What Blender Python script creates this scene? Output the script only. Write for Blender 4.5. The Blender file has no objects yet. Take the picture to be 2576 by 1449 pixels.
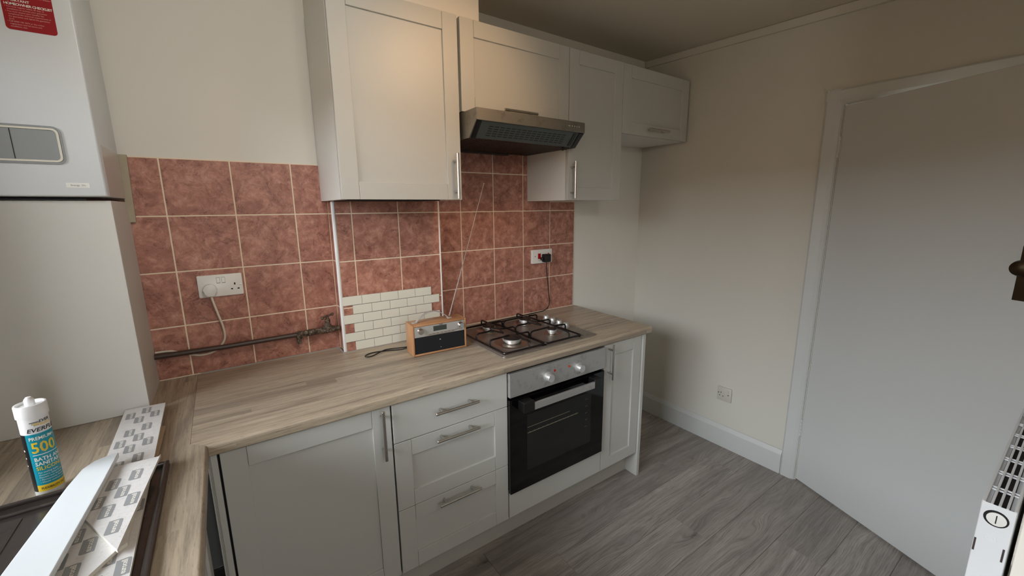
import bpy, bmesh, math, random
from mathutils import Vector, Matrix, Euler
random.seed(7)
S = bpy.context.scene
C = S.collection
R = math.radians

# ------------------------------------------------------------------ camera
YAW, PITCH, ROLL, FPX = 34.9293, -11.0049, -0.5356, 1042.16
EYE = Vector((-1.1595, -2.0179, 1.5678))
def cam_axes():
    y, p, r = R(YAW), R(PITCH), R(ROLL)
    F = Vector((math.sin(y)*math.cos(p), math.cos(y)*math.cos(p), math.sin(p)))
    r0 = Vector((math.cos(y), -math.sin(y), 0)); u0 = r0.cross(F)
    return r0*math.cos(r)+u0*math.sin(r), -r0*math.sin(r)+u0*math.cos(r), F
rr, uu, ff = cam_axes()
cd = bpy.data.cameras.new('camera'); cam = bpy.data.objects.new('camera', cd); C.objects.link(cam)
cd.sensor_width = 36.0; cd.lens = 36.0*FPX/2576.0; cd.clip_start = 0.02; cd.clip_end = 200
m = Matrix.Identity(4)
for i in range(3):
    m[i][0] = rr[i]; m[i][1] = uu[i]; m[i][2] = -ff[i]; m[i][3] = EYE[i]
cam.matrix_world = m
S.camera = cam

# ------------------------------------------------------------------ sky, lights, exposure
SKY = 7.0
w = bpy.data.worlds.new('overcast_sky'); S.world = w; w.use_nodes = True
wb = w.node_tree.nodes['Background']; wb.inputs[0].default_value = (0.90, 0.95, 1.0, 1); wb.inputs[1].default_value = SKY
S.view_settings.view_transform = 'Standard'; S.view_settings.look = 'None'
S.view_settings.exposure = 1.6; S.view_settings.gamma = 1.0; S.view_settings.use_curve_mapping = False
WIN = dict(y0=-2.05, y1=-0.42, z0=1.02, z1=2.16)           # the window opening in the left wall
XL, XW = -1.86, 1.4125                                     # left and right wall faces
def area_light(name, loc, rot, sx, sy, power, col, portal=False):
    l = bpy.data.lights.new(name, 'AREA'); l.shape = 'RECTANGLE'; l.size = sx; l.size_y = sy
    l.energy = power; l.color = col
    if portal: l.cycles.is_portal = True
    o = bpy.data.objects.new(name, l); C.objects.link(o); o.location = loc; o.rotation_euler = rot
    return o
area_light('window_portal', (XL-0.05, (WIN['y0']+WIN['y1'])/2, (WIN['z0']+WIN['z1'])/2), (0, R(-90), 0),
           WIN['z1']-WIN['z0'], WIN['y1']-WIN['y0'], 1, (1, 1, 1), True)
RW_ = dict(x0=-1.15, x1=-0.80, z0=1.15, z1=1.95)             # made-up window added for fill light, in the rear wall behind the photographer
area_light('rear_fill_portal', ((RW_['x0']+RW_['x1'])/2, -3.52, (RW_['z0']+RW_['z1'])/2), (R(90), 0, 0),
           RW_['x1']-RW_['x0'], RW_['z1']-RW_['z0'], 1, (1, 1, 1), True)
def spot(name, loc, target, power, col, size, blend, rad):
    l = bpy.data.lights.new(name, 'SPOT'); l.energy = power; l.color = col; l.spot_size = R(size); l.spot_blend = blend
    l.shadow_soft_size = rad
    o = bpy.data.objects.new(name, l); C.objects.link(o); o.location = loc
    o.rotation_euler = (Vector(target)-Vector(loc)).to_track_quat('-Z', 'Y').to_euler()
    return o
pl_ = bpy.data.lights.new('upper_fill_light', 'POINT'); pl_.energy = 4.5; pl_.color = (1.0, 0.90, 0.78); pl_.shadow_soft_size = 0.07  # unseen fill light, added to lift the ceiling and upper cabinets
po_ = bpy.data.objects.new('upper_fill_light', pl_); C.objects.link(po_); po_.location = (-0.55, -2.45, 2.15)
spot('ceiling_spot_lamp', (-0.95, -1.45, 2.44), (-1.02, 0.0, 1.95), 9, (1.0, 0.95, 0.88), 82, 1.0, 0.08)
spot('ceiling_spot_lamp', (-0.18, -1.15, 2.46), (-0.27, -0.3, 2.00), 8, (1.0, 0.62, 0.34), 78, 1.0, 0.12)
S.cycles.use_denoising = True
S.cycles.max_bounces = 10; S.cycles.diffuse_bounces = 6; S.cycles.glossy_bounces = 4; S.cycles.transparent_max_bounces = 12
S.cycles.sample_clamp_indirect = 6.0
S.cycles.caustics_reflective = False; S.cycles.caustics_refractive = False

# ------------------------------------------------------------------ node helpers
def lin(c):
    return tuple(((v/255.0)/12.92 if v/255.0 <= 0.04045 else ((v/255.0+0.055)/1.055)**2.4) for v in c)
class NT:
    def __init__(s, name):
        s.m = bpy.data.materials.new(name); s.m.use_nodes = True; s.t = s.m.node_tree
        s.b = s.t.nodes['Principled BSDF']
    def n(s, typ, **kw):
        nd = s.t.nodes.new(typ)
        for k, v in kw.items(): setattr(nd, k, v)
        return nd
    def put(s, sock, v):
        if isinstance(v, bpy.types.NodeSocket): s.t.links.new(v, sock)
        elif v is not None: sock.default_value = v
    def math(s, op, a, b=None, c=None):
        nd = s.n('ShaderNodeMath', operation=op); s.put(nd.inputs[0], a)
        if b is not None: s.put(nd.inputs[1], b)
        if c is not None: s.put(nd.inputs[2], c)
        return nd.outputs[0]
    def pos(s): return s.n('ShaderNodeNewGeometry').outputs['Position']
    def objc(s): return s.n('ShaderNodeTexCoord').outputs['Object']
    def rnd(s): return s.n('ShaderNodeObjectInfo').outputs['Random']
    def sep(s, v):
        nd = s.n('ShaderNodeSeparateXYZ'); s.put(nd.inputs[0], v); return nd.outputs
    def comb(s, x, y, z):
        nd = s.n('ShaderNodeCombineXYZ')
        for i, v in enumerate((x, y, z)): s.put(nd.inputs[i], v)
        return nd.outputs[0]
    def noise(s, v, scale=5, detail=4, rough=0.55, dist=0.0):
        nd = s.n('ShaderNodeTexNoise'); s.put(nd.inputs['Vector'], v); nd.inputs['Scale'].default_value = scale
        nd.inputs['Detail'].default_value = detail; nd.inputs['Roughness'].default_value = rough; nd.inputs['Distortion'].default_value = dist
        return nd.outputs['Fac']
    def white(s, v):
        nd = s.n('ShaderNodeTexWhiteNoise', noise_dimensions='3D'); s.put(nd.inputs['Vector'], v); return nd.outputs['Value']
    def ramp(s, f, stops, mode='LINEAR'):
        nd = s.n('ShaderNodeValToRGB'); nd.color_ramp.interpolation = mode; e = nd.color_ramp.elements
        while len(e) < len(stops): e.new(0.5)
        for el, (p, c) in zip(e, stops):
            el.position = p; el.color = (c, c, c, 1) if isinstance(c, (int, float)) else (*c[:3], 1)
        s.put(nd.inputs[0], f); return nd.outputs[0]
    def mix(s, f, a, b, mode='MIX'):
        nd = s.n('ShaderNodeMix', data_type='RGBA', blend_type=mode); s.put(nd.inputs[0], f)
        s.put(nd.inputs[6], a if isinstance(a, bpy.types.NodeSocket) else (*a[:3], 1))
        s.put(nd.inputs[7], b if isinstance(b, bpy.types.NodeSocket) else (*b[:3], 1)); return nd.outputs[2]
    def bump(s, h, strength=0.2, dist=0.002):
        nd = s.n('ShaderNodeBump'); s.put(nd.inputs['Height'], h); nd.inputs['Strength'].default_value = strength
        nd.inputs['Distance'].default_value = dist; s.t.links.new(nd.outputs[0], s.b.inputs['Normal'])
    def set(s, col=None, rough=None, metal=None, spec=None, coat=None, croughness=None):
        if col is not None: s.put(s.b.inputs['Base Color'], col if isinstance(col, bpy.types.NodeSocket) else (*col[:3], 1))
        if rough is not None: s.put(s.b.inputs['Roughness'], rough)
        if metal is not None: s.put(s.b.inputs['Metallic'], metal)
        if spec is not None: s.put(s.b.inputs['Specular IOR Level'], spec)
        if coat is not None: s.put(s.b.inputs['Coat Weight'], coat); s.put(s.b.inputs['Coat Roughness'], croughness or 0.1)
        return s.m

def plain(name, rgb, rough=0.5, metal=0.0, spec=0.5, var=0.04, vscale=9, bump=0.0, bscale=300, bdist=0.0005):
    k = NT(name); c = lin(rgb)
    f = k.noise(k.pos(), vscale, 3)
    a = tuple(v*(1-var) for v in c); b = tuple(min(1, v*(1+var)) for v in c)
    k.set(k.mix(f, a, b), rough, metal, spec)
    if bump: k.bump(k.noise(k.pos(), bscale, 2), bump, bdist)
    return k.m

def brushed(name, rgb, rough, axis=0, smudge=0.0, metal=1.0):
    k = NT(name); c = lin(rgb); p = k.sep(k.pos())
    sc = [260, 260, 260]; sc[axis] = 6
    v = k.comb(k.math('MULTIPLY', p[0], sc[0]), k.math('MULTIPLY', p[1], sc[1]), k.math('MULTIPLY', p[2], sc[2]))
    g = k.noise(v, 1.0, 3)
    col = k.mix(g, tuple(x*0.88 for x in c), tuple(min(1, x*1.08) for x in c))
    if smudge:
        sm = k.ramp(k.noise(k.pos(), 22, 3, 0.6), [(0.56, 0), (0.70, 1)])
        col = k.mix(k.math('MULTIPLY', sm, smudge), col, tuple(x*0.35 for x in c))
    k.set(col, k.math('ADD', k.math('MULTIPLY', g, 0.14), rough-0.06), metal)
    return k.m

M = {}
M['wall'] = plain('wall_paint', (222, 219, 211), 0.75, spec=0.25, var=0.025, vscale=3, bump=0.12, bscale=140)
M['wall_dimmed'] = plain('dimmed_wall_paint', (196, 193, 184), 0.75, spec=0.25, var=0.025, vscale=3, bump=0.12, bscale=140)  # wall paint darkened to stand in for weaker light on the right wall
M['ceiling'] = plain('ceiling_paint', (204, 197, 184), 0.9, spec=0.15, var=0.02, vscale=2, bump=0.1, bscale=120)
M['gloss_white'] = plain('white_gloss_woodwork', (190, 192, 190), 0.42, var=0.015, vscale=4, bump=0.05, bscale=60)
M['front'] = plain('light_grey_front', (188, 188, 183), 0.42, var=0.012, vscale=6, bump=0.02, bscale=500)
M['carcass'] = plain('white_melamine', (214, 214, 210), 0.5, var=0.01)
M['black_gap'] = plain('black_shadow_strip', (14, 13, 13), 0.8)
M['floor_base'] = plain('floor_underlay', (60, 55, 51), 0.8)
M['plinth'] = plain('grey_plinth', (176, 173, 165), 0.5, var=0.02)
M['steel'] = brushed('brushed_steel', (200, 196, 190), 0.30, 2)
M['steel_x'] = brushed('brushed_steel_smudged', (186, 185, 182), 0.42, 0, 0.35, 0.75)
M['hood_steel'] = brushed('hood_steel', (150, 146, 138), 0.45, 0, 0.3, 0.8)
M['hob_steel'] = brushed('hob_steel', (164, 156, 147), 0.46, 0, 0.45, 0.8)
M['dish_steel'] = plain('burner_dish_steel', (192, 180, 166), 0.30, 1.0, var=0.12, vscale=50)
M['chrome'] = plain('chrome', (215, 212, 208), 0.16, 1.0, var=0.01)
M['alu'] = plain('dull_aluminium', (204, 204, 202), 0.38, 0.65, var=0.05, vscale=60)
M['black_enamel'] = plain('black_enamel', (14, 13, 13), 0.28, var=0.1)
M['black_cap'] = plain('burner_cap_enamel', (38, 34, 31), 0.5, var=0.25, vscale=60)
M['black_plastic'] = plain('black_plastic', (16, 15, 16), 0.35)
M['black_glass'] = plain('black_glass', (4, 4, 5), 0.06, spec=0.45, var=0.0)
M['grey_glass'] = plain('oven_window_glass', (24, 26, 25), 0.09, spec=0.5, var=0.3, vscale=7)
M['rack_wire'] = plain('rack_wire', (150, 142, 120), 0.35, 0.7)
M['white_plastic'] = plain('white_plastic', (226, 225, 220), 0.32, var=0.01)
M['off_white_plastic'] = plain('aged_white_plastic', (190, 186, 177), 0.4, var=0.03)
M['red'] = plain('red_plastic', (165, 16, 22), 0.3)
M['orange'] = plain('orange_neon_lens', (190, 70, 30), 0.3)
M['slot'] = plain('socket_slot', (22, 20, 18), 0.7)
M['boiler'] = plain('boiler_white_enamel', (212, 216, 218), 0.34, var=0.01)
M['boiler_grey'] = plain('boiler_flap_grey', (140, 143, 144), 0.38, var=0.02)
M['boiler_rim'] = plain('boiler_rim_ivory', (214, 210, 196), 0.3)
M['boiler_side'] = plain('boiler_side_tape', (196, 190, 184), 0.3)
M['housing'] = plain('housing_white_board', (206, 204, 198), 0.5, var=0.015)
M['sticker_red'] = plain('sticker_red', (150, 18, 28), 0.35)
M['print_pink'] = plain('sticker_print', (226, 170, 165), 0.5)
M['print_white'] = plain('print_white', (235, 232, 222), 0.5)
M['print_black'] = plain('print_black', (22, 22, 24), 0.5)
M['print_grey'] = plain('print_grey', (112, 112, 110), 0.5)
M['logo_grey'] = plain('logo_grey', (148, 149, 150), 0.5, var=0.12, vscale=30)
M['print_yellow'] = plain('print_yellow', (226, 190, 46), 0.45)
M['teal'] = plain('label_teal', (12, 140, 160), 0.35)
M['label_black'] = plain('label_black', (16, 18, 22), 0.35)
M['tube_white'] = plain('tube_white', (228, 228, 228), 0.35)
M['grout'] = plain('cream_grout', (232, 214, 190), 0.9, var=0.1, vscale=40)
M['trim_white'] = plain('white_pvc_trim', (232, 234, 236), 0.35)
M['sealant'] = plain('grey_sealant', (150, 142, 134), 0.45)
M['batten'] = plain('bare_batten', (168, 158, 136), 0.7, var=0.12, vscale=25)
M['metro'] = plain('off_white_metro_tile', (222, 222, 210), 0.22, var=0.02, vscale=20)
M['metro_grout'] = plain('grey_metro_grout', (150, 150, 145), 0.8)
M['pipe'] = plain('painted_gas_pipe', (66, 50, 43), 0.38, var=0.15, vscale=40)
M['cord_white'] = plain('white_flex', (216, 205, 188), 0.45)
M['cord_black'] = plain('black_flex', (20, 16, 18), 0.45)
M['speaker'] = plain('speaker_cloth', (12, 13, 18), 0.8, var=0.3, vscale=30, bump=0.3, bscale=900)
M['display'] = plain('lcd_display', (58, 62, 58), 0.2)
M['brass'] = plain('dark_brass', (52, 40, 22), 0.42, 0.7, var=0.15, vscale=40)
M['upvc'] = plain('white_upvc', (228, 234, 238), 0.3, var=0.006)
M['upvc_cut'] = plain('upvc_cut_edge', (214, 210, 198), 0.6)
M['upvc_tan'] = plain('tan_board_edge', (176, 152, 124), 0.6)
M['radiator'] = plain('radiator_enamel', (220, 222, 224), 0.35, var=0.01)
M['radiator_in'] = plain('radiator_inside', (58, 48, 46), 0.7, var=0.4, vscale=60)
M['filter'] = plain('hood_filter_grey', (72, 80, 80), 0.4, 0.0)
M['hood_slot'] = plain('hood_slot_grey', (34, 38, 38), 0.6)
M['hood_dark'] = plain('hood_underside', (58, 48, 42), 0.5, var=0.2)
M['blocker'] = plain('brown_blocker_wall', (120, 98, 76), 0.9, var=0.15)
M['ground'] = plain('outdoor_ground', (96, 92, 80), 0.95, var=0.2, vscale=0.6)

# tiles: mottled terracotta with dark veins
k = NT('terracotta_tile')
sh = k.n('ShaderNodeVectorMath', operation='ADD'); k.put(sh.inputs[0], k.pos())
rv = k.math('MULTIPLY', k.rnd(), 37.0); k.put(sh.inputs[1], k.comb(rv, 0.0, k.math('MULTIPLY', rv, 1.7)))
v = sh.outputs[0]
n1 = k.noise(v, 27, 8, 0.74, 0.4); n2 = k.noise(v, 13, 7, 0.68, 1.2); n3 = k.noise(v, 60, 6, 0.7, 1.2)
c = k.ramp(n1, [(0.32, lin((142, 93, 80))), (0.5, lin((178, 125, 108))), (0.68, lin((202, 155, 136)))])
c = k.mix(k.math('MULTIPLY', k.ramp(n2, [(0.42, 1), (0.56, 0)]), 0.55), c, lin((136, 86, 72)))
vein = k.math('ABSOLUTE', k.math('SUBTRACT', k.noise(v, 8, 6, 0.68, 1.0), 0.5))
c = k.mix(k.math('MULTIPLY', k.math('MULTIPLY', k.ramp(vein, [(0.0, 1), (0.016, 0)]), k.ramp(n2, [(0.40, 1), (0.58, 0)])), 0.75), c, lin((84, 46, 38)))
c = k.mix(k.math('MULTIPLY', k.ramp(n3, [(0.60, 0), (0.74, 1)]), 0.4), c, lin((220, 168, 150)))
k.set(c, 0.42, 0, 0.4); k.bump(n1, 0.35, 0.002); M['tile'] = k.m

def worktop_mat(name, along):
    k = NT(name); p = k.sep(k.pos()); a = 0 if along == 'x' else 1; b = 1-a
    u, vv = p[a], p[b]
    vz = k.math('ADD', vv, k.math('MULTIPLY', p[2], 1.0))
    row = k.math('FLOOR', k.math('DIVIDE', vz, 0.043))
    r1 = k.white(k.comb(row, 3.0, 0.0))
    uu = k.math('ADD', k.math('DIVIDE', u, 0.95), k.math('MULTIPLY', r1, 9.0))
    col = k.math('FLOOR', uu)
    r2 = k.white(k.comb(row, col, 5.0))
    off = k.math('MULTIPLY', r2, 23.0)
    g = k.noise(k.comb(k.math('ADD', k.math('MULTIPLY', u, 2.4), off), k.math('MULTIPLY', vz, 34.0), off), 1.0, 7, 0.66, 0.35)
    g2 = k.noise(k.comb(k.math('ADD', k.math('MULTIPLY', u, 9.0), off), k.math('MULTIPLY', vz, 170.0), 0.0), 1.0, 4, 0.6)
    c = k.ramp(g, [(0.30, lin((122, 112, 100))), (0.42, lin((166, 152, 133))), (0.60, lin((187, 173, 152))), (0.75, lin((203, 190, 170)))])
    c = k.mix(k.ramp(r2, [(0.0, 0.0), (0.86, 0.06), (0.92, 0.45), (1.0, 0.55)]), c, lin((120, 108, 98)))
    c = k.mix(k.math('MULTIPLY', k.ramp(r2, [(0.25, 1), (0.55, 0)]), 0.18), c, lin((188, 167, 142)))
    c = k.mix(k.math('MULTIPLY', k.ramp(g2, [(0.34, 1), (0.5, 0)]), 0.35), c, lin((104, 88, 74)))
    st = k.noise(k.comb(k.math('MULTIPLY', u, 1.1), k.math('MULTIPLY', vz, 21.0), 4.0), 1.0, 5, 0.6, 0.5)
    c = k.mix(k.math('MULTIPLY', k.ramp(st, [(0.58, 0), (0.70, 1)]), 0.55), c, lin((92, 80, 72)))
    vo = k.n('ShaderNodeTexVoronoi'); k.put(vo.inputs['Vector'], k.comb(k.math('MULTIPLY', u, 2.6), k.math('MULTIPLY', vz, 6.5), 0.0)); vo.inputs['Scale'].default_value = 1.0
    c = k.mix(k.math('MULTIPLY', k.math('MULTIPLY', k.ramp(k.math('ADD', vo.outputs['Distance'], k.math('MULTIPLY', k.math('SUBTRACT', k.noise(k.pos(), 120, 4, 0.7), 0.5), 0.22)), [(0.02, 1), (0.12, 0)]), k.ramp(k.sep(vo.outputs['Color'])[0], [(0.55, 0), (0.6, 1)])), 0.8), c, lin((78, 64, 56)))
    ck = k.noise(k.comb(k.math('MULTIPLY', u, 26.0), k.math('MULTIPLY', vz, 300.0), 7.0), 1.0, 3, 0.6)
    c = k.mix(k.math('MULTIPLY', k.ramp(ck, [(0.60, 0), (0.68, 1)]), 0.45), c, lin((96, 82, 70)))
    k.set(c, 0.38, 0, 0.45); k.bump(g2, 0.08, 0.001); return k.m
M['worktop_x'] = worktop_mat('oak_block_laminate_along_wall', 'x')
M['worktop_y'] = worktop_mat('oak_block_laminate_along_side', 'y')

# floor planks: grey oak, each plank shifted by its own random number
k = NT('grey_oak_plank'); p = k.sep(k.pos()); r = k.rnd(); off = k.math('MULTIPLY', r, 61.0)
u, vv = p[0], p[1]
vo = k.n('ShaderNodeTexVoronoi'); k.put(vo.inputs['Vector'], k.comb(k.math('ADD', k.math('MULTIPLY', u, 1.9), off), k.math('MULTIPLY', vv, 7.0), off)); vo.inputs['Scale'].default_value = 1.0
kd = vo.outputs['Distance']
near = k.ramp(kd, [(0.0, 1), (0.42, 0)], 'EASE')
warp = k.noise(k.comb(k.math('ADD', k.math('MULTIPLY', u, 1.3), off), k.math('MULTIPLY', vv, 5.0), off), 1.0, 3, 0.5)
vw = k.math('ADD', k.math('ADD', vv, k.math('MULTIPLY', warp, 0.085)), k.math('MULTIPLY', near, 0.045))
ring = k.math('SINE', k.math('MULTIPLY', vw, 620.0))
g = k.noise(k.comb(k.math('ADD', k.math('MULTIPLY', u, 1.5), off), k.math('MULTIPLY', vw, 34.0), off), 1.0, 7, 0.68, 0.5)
g2 = k.noise(k.comb(k.math('ADD', k.math('MULTIPLY', u, 12.0), off), k.math('MULTIPLY', vw, 260.0), off), 1.0, 4, 0.6)
big = k.noise(k.comb(k.math('ADD', k.math('MULTIPLY', u, 1.6), off), k.math('MULTIPLY', vv, 7.0), off), 1.0, 4, 0.6, 1.0)
c = k.ramp(g, [(0.28, lin((116, 110, 106))), (0.5, lin((156, 149, 143))), (0.72, lin((180, 173, 166)))])
c = k.mix(k.math('MULTIPLY', k.ramp(big, [(0.36, 1), (0.52, 0)]), 0.5), c, lin((108, 101, 97)))
rm = k.math('MULTIPLY', k.ramp(ring, [(0.2, 0), (1.0, 1)]), k.ramp(big, [(0.44, 0), (0.6, 1)]))
c = k.mix(k.math('MULTIPLY', rm, 0.30), c, lin((88, 81, 76)))
c = k.mix(k.math('MULTIPLY', k.ramp(g2, [(0.32, 1), (0.5, 0)]), 0.5), c, lin((90, 83, 79)))
kn = k.math('ADD', kd, k.math('MULTIPLY', k.math('SUBTRACT', k.noise(k.pos(), 60, 4, 0.7), 0.5), 0.16))
pick = k.ramp(k.sep(vo.outputs['Color'])[0], [(0.45, 0), (0.5, 1)])
c = k.mix(k.math('MULTIPLY', k.math('MULTIPLY', k.ramp(kn, [(0.02, 1), (0.085, 0)]), pick), 0.9), c, lin((40, 36, 34)))
c = k.mix(k.math('MULTIPLY', k.math('MULTIPLY', k.ramp(kn, [(0.05, 1), (0.30, 0)], 'EASE'), pick), 0.35), c, lin((70, 63, 60)))
c = k.mix(k.math('MULTIPLY', r, 0.40), c, lin((112, 106, 102)))
k.set(c, 0.45, 0, 0.4); k.bump(g2, 0.12, 0.001); M['plank'] = k.m

# dark composite sink with pale scuffs
k = NT('dark_brown_composite'); n1 = k.noise(k.pos(), 30, 5, 0.7)
c = k.mix(n1, lin((52, 46, 44)), lin((74, 67, 64)))
c = k.mix(k.math('MULTIPLY', k.ramp(k.noise(k.pos(), 26, 3, 0.6, 0.6), [(0.71, 0), (0.76, 1)]), 0.35), c, lin((170, 168, 170)))
k.set(c, 0.22, 0, 0.5); M['sink'] = k.m

# rusty, paint-spattered brass of the gas tap
k = NT('corroded_brass'); n1 = k.noise(k.pos(), 90, 6, 0.75)
c = k.ramp(n1, [(0.36, lin((36, 30, 26))), (0.5, lin((86, 74, 62))), (0.6, lin((120, 106, 90))), (0.7, lin((196, 184, 168)))])
k.set(c, 0.6, 0.3); k.bump(n1, 0.5, 0.002); M['corroded'] = k.m

# radio veneer
k = NT('cherry_veneer'); p = k.sep(k.pos())
g = k.noise(k.comb(k.math('MULTIPLY', p[0], 30.0), k.math('MULTIPLY', p[1], 160.0), k.math('MULTIPLY', p[2], 12.0)), 1.0, 4)
k.set(k.mix(g, lin((158, 110, 74)), lin((196, 148, 106))), 0.35); M['veneer'] = k.m

# translucent printed protective film
k = NT('printed_protective_film'); n1 = k.noise(k.pos(), 80, 5, 0.7)
c = k.mix(n1, lin((206, 203, 200)), lin((232, 230, 228)))
c = k.mix(k.math('MULTIPLY', k.ramp(k.noise(k.pos(), 210, 3, 0.6), [(0.60, 0), (0.68, 1)]), 0.35), c, lin((150, 148, 148)))
k.set(c, 0.4); M['film'] = k.m

# window glass: clear to light
k = NT('clear_window_glass'); nt = k.t; nt.nodes.remove(k.b)
tr = k.n('ShaderNodeBsdfTransparent'); gl = k.n('ShaderNodeBsdfGlossy'); gl.inputs['Roughness'].default_value = 0.02
fr = k.n('ShaderNodeFresnel'); mx = k.n('ShaderNodeMixShader')
nt.links.new(fr.outputs[0], mx.inputs[0]); nt.links.new(tr.outputs[0], mx.inputs[1]); nt.links.new(gl.outputs[0], mx.inputs[2])
nt.links.new(mx.outputs[0], nt.nodes['Material Output'].inputs[0]); M['glass'] = k.m

# ------------------------------------------------------------------ mesh helpers
def new(): return bmesh.new()
def box(bm, lo, hi, bev=0.0, seg=1):
    lo = Vector(lo); hi = Vector(hi)
    vs = [bm.verts.new((x, y, z)) for x in (lo.x, hi.x) for y in (lo.y, hi.y) for z in (lo.z, hi.z)]
    f = [(0, 1, 3, 2), (4, 6, 7, 5), (0, 4, 5, 1), (2, 3, 7, 6), (0, 2, 6, 4), (1, 5, 7, 3)]
    fs = [bm.faces.new([vs[i] for i in q]) for q in f]
    if bev:
        es = list({e for q in fs for e in q.edges})
        bmesh.ops.bevel(bm, geom=es, offset=bev, segments=seg, profile=0.5, affect='EDGES')
    return vs
def prism(bm, pts, axis, a, b, bev=0.0, seg=2):
    """polygon pts (2D) extruded along axis from a to b; axis x: pts=(y,z), y: (x,z), z: (x,y)"""
    def P(q, t):
        return {'x': (t, q[0], q[1]), 'y': (q[0], t, q[1]), 'z': (q[0], q[1], t)}[axis]
    v0 = [bm.verts.new(P(q, a)) for q in pts]; v1 = [bm.verts.new(P(q, b)) for q in pts]
    n = len(pts); fs = [bm.faces.new(v0), bm.faces.new(v1[::-1])]
    for i in range(n): fs.append(bm.faces.new((v0[i], v1[i], v1[(i+1) % n], v0[(i+1) % n])))
    bmesh.ops.recalc_face_normals(bm, faces=fs)
    if bev:
        bmesh.ops.bevel(bm, geom=list({e for f in fs for e in f.edges}), offset=bev, segments=seg, profile=0.5, affect='EDGES')
    return fs
def tube(bm, pts, r, n=10, cap=True, closed=False):
    pts = [Vector(p) for p in pts]; rs = r if isinstance(r, (list, tuple)) else [r]*len(pts)
    rings = []; up = None; N = len(pts)
    for i, p in enumerate(pts):
        if closed: d = pts[(i+1) % N]-pts[i-1]
        else: d = pts[min(i+1, N-1)]-pts[max(i-1, 0)]
        d.normalize()
        if up is None:
            up = Vector((0, 0, 1)) if abs(d.z) < 0.9 else Vector((1, 0, 0))
        s = d.cross(up)
        if s.length < 1e-6: s = d.cross(Vector((0.3, 1, 0.2)))
        s.normalize(); up = s.cross(d).normalized()
        rings.append([bm.verts.new(p+(s*math.cos(2*math.pi*j/n)+up*math.sin(2*math.pi*j/n))*rs[i]) for j in range(n)])
    for i in range(N if closed else N-1):
        a, b = rings[i], rings[(i+1) % N]
        for j in range(n): bm.faces.new((a[j], a[(j+1) % n], b[(j+1) % n], b[j]))
    if cap and not closed:
        bm.faces.new(rings[0][::-1]); bm.faces.new(rings[-1])
def smooth_path(pts, sub=6):
    pts = [Vector(p) for p in pts]; out = []
    for i in range(len(pts)-1):
        p0 = pts[max(i-1, 0)]; p1 = pts[i]; p2 = pts[i+1]; p3 = pts[min(i+2, len(pts)-1)]
        for j in range(sub):
            t = j/sub
            out.append(0.5*((2*p1)+(p2-p0)*t+(2*p0-5*p1+4*p2-p3)*t*t+(3*p1-p0-3*p2+p3)*t**3))
    out.append(pts[-1]); return out
def lathe(bm, prof, o, axis='z', n=24):
    """prof: (radius, height) from one end to the other; closed with caps"""
    o = Vector(o); rings = []
    for (r, h) in prof:
        ring = []
        for j in range(n):
            a = 2*math.pi*j/n; c, s = max(r, 1e-5)*math.cos(a), max(r, 1e-5)*math.sin(a)
            q = {'z': (c, s, h), '-y': (c, -h, s), 'x': (h, c, s), '-x': (-h, c, s), 'y': (c, h, s)}[axis]
            ring.append(bm.verts.new(o+Vector(q)))
        rings.append(ring)
    fs = []
    for a, b in zip(rings, rings[1:]):
        for j in range(n): fs.append(bm.faces.new((a[j], a[(j+1) % n], b[(j+1) % n], b[j])))
    fs.append(bm.faces.new(rings[0][::-1])); fs.append(bm.faces.new(rings[-1]))
    bmesh.ops.recalc_face_normals(bm, faces=fs)
def rrect(x0, x1, y0, y1, r, n=5):
    out = []
    for cx, cy, a0 in ((x1-r, y1-r, 0), (x0+r, y1-r, 90), (x0+r, y0+r, 180), (x1-r, y0+r, 270)):
        for j in range(n+1):
            a = R(a0+90*j/n); out.append((cx+r*math.cos(a), cy+r*math.sin(a)))
    return out
ORG = {}
def link_mesh(name, bm, mat, parent=None, local=False, smooth=False):
    if parent is not None and not local:
        o = ORG.get(parent.name, Vector((0, 0, 0)))
        bmesh.ops.translate(bm, verts=bm.verts, vec=-o)
    me = bpy.data.meshes.new(name); bm.to_mesh(me); bm.free()
    ms = mat if isinstance(mat, (list, tuple)) else [mat]
    for x in ms: me.materials.append(x)
    if smooth:
        for p in me.polygons: p.use_smooth = True
        me.set_sharp_from_angle(angle=R(40))
    ob = bpy.data.objects.new(name, me); C.objects.link(ob)
    if parent is not None:
        ob.parent = parent; ORG[ob.name] = ORG.get(parent.name, Vector((0, 0, 0)))
    return ob
MINUTE = {'sticker_heading', 'sticker_print', 'label_print', 'logo_print', 'logo_lettering', 'dial_marks', 'rack_supports', 'oven_rack', 'slots', 'pin_holes', 'panel_print', 'paint_specks', 'label_lettering',
          'product_lettering', 'size_lettering', 'band_lettering', 'brand_lettering', 'brand_mark', 'side_marks', 'pan_fingers', 'feet', 'end_slots'}
def part(name, bm, mat, parent, local=False, smooth=False, label=None):
    o = link_mesh(name, bm, mat, parent, local, smooth)
    if name in MINUTE: o['kind'] = 'stuff'
    if label: o['label'] = label
    return o
def tag(o, label, cat, group=None):
    o['label'] = label; o['category'] = cat
    if group: o['group'] = group
    return o
def thing(name, label, cat, loc=(0, 0, 0), rotz=0.0, group=None):
    o = bpy.data.objects.new(name, None); C.objects.link(o); o.empty_display_size = 0.05
    o.location = loc; o.rotation_euler = (0, 0, rotz); ORG[o.name] = Vector(loc)
    return tag(o, label, cat, group)
def struct(name, bm, mat, label, smooth=False):
    o = link_mesh(name, bm, mat, None, smooth=smooth); o['kind'] = 'structure'; o['label'] = label
    ORG[o.name] = Vector((0, 0, 0)); return o
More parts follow.
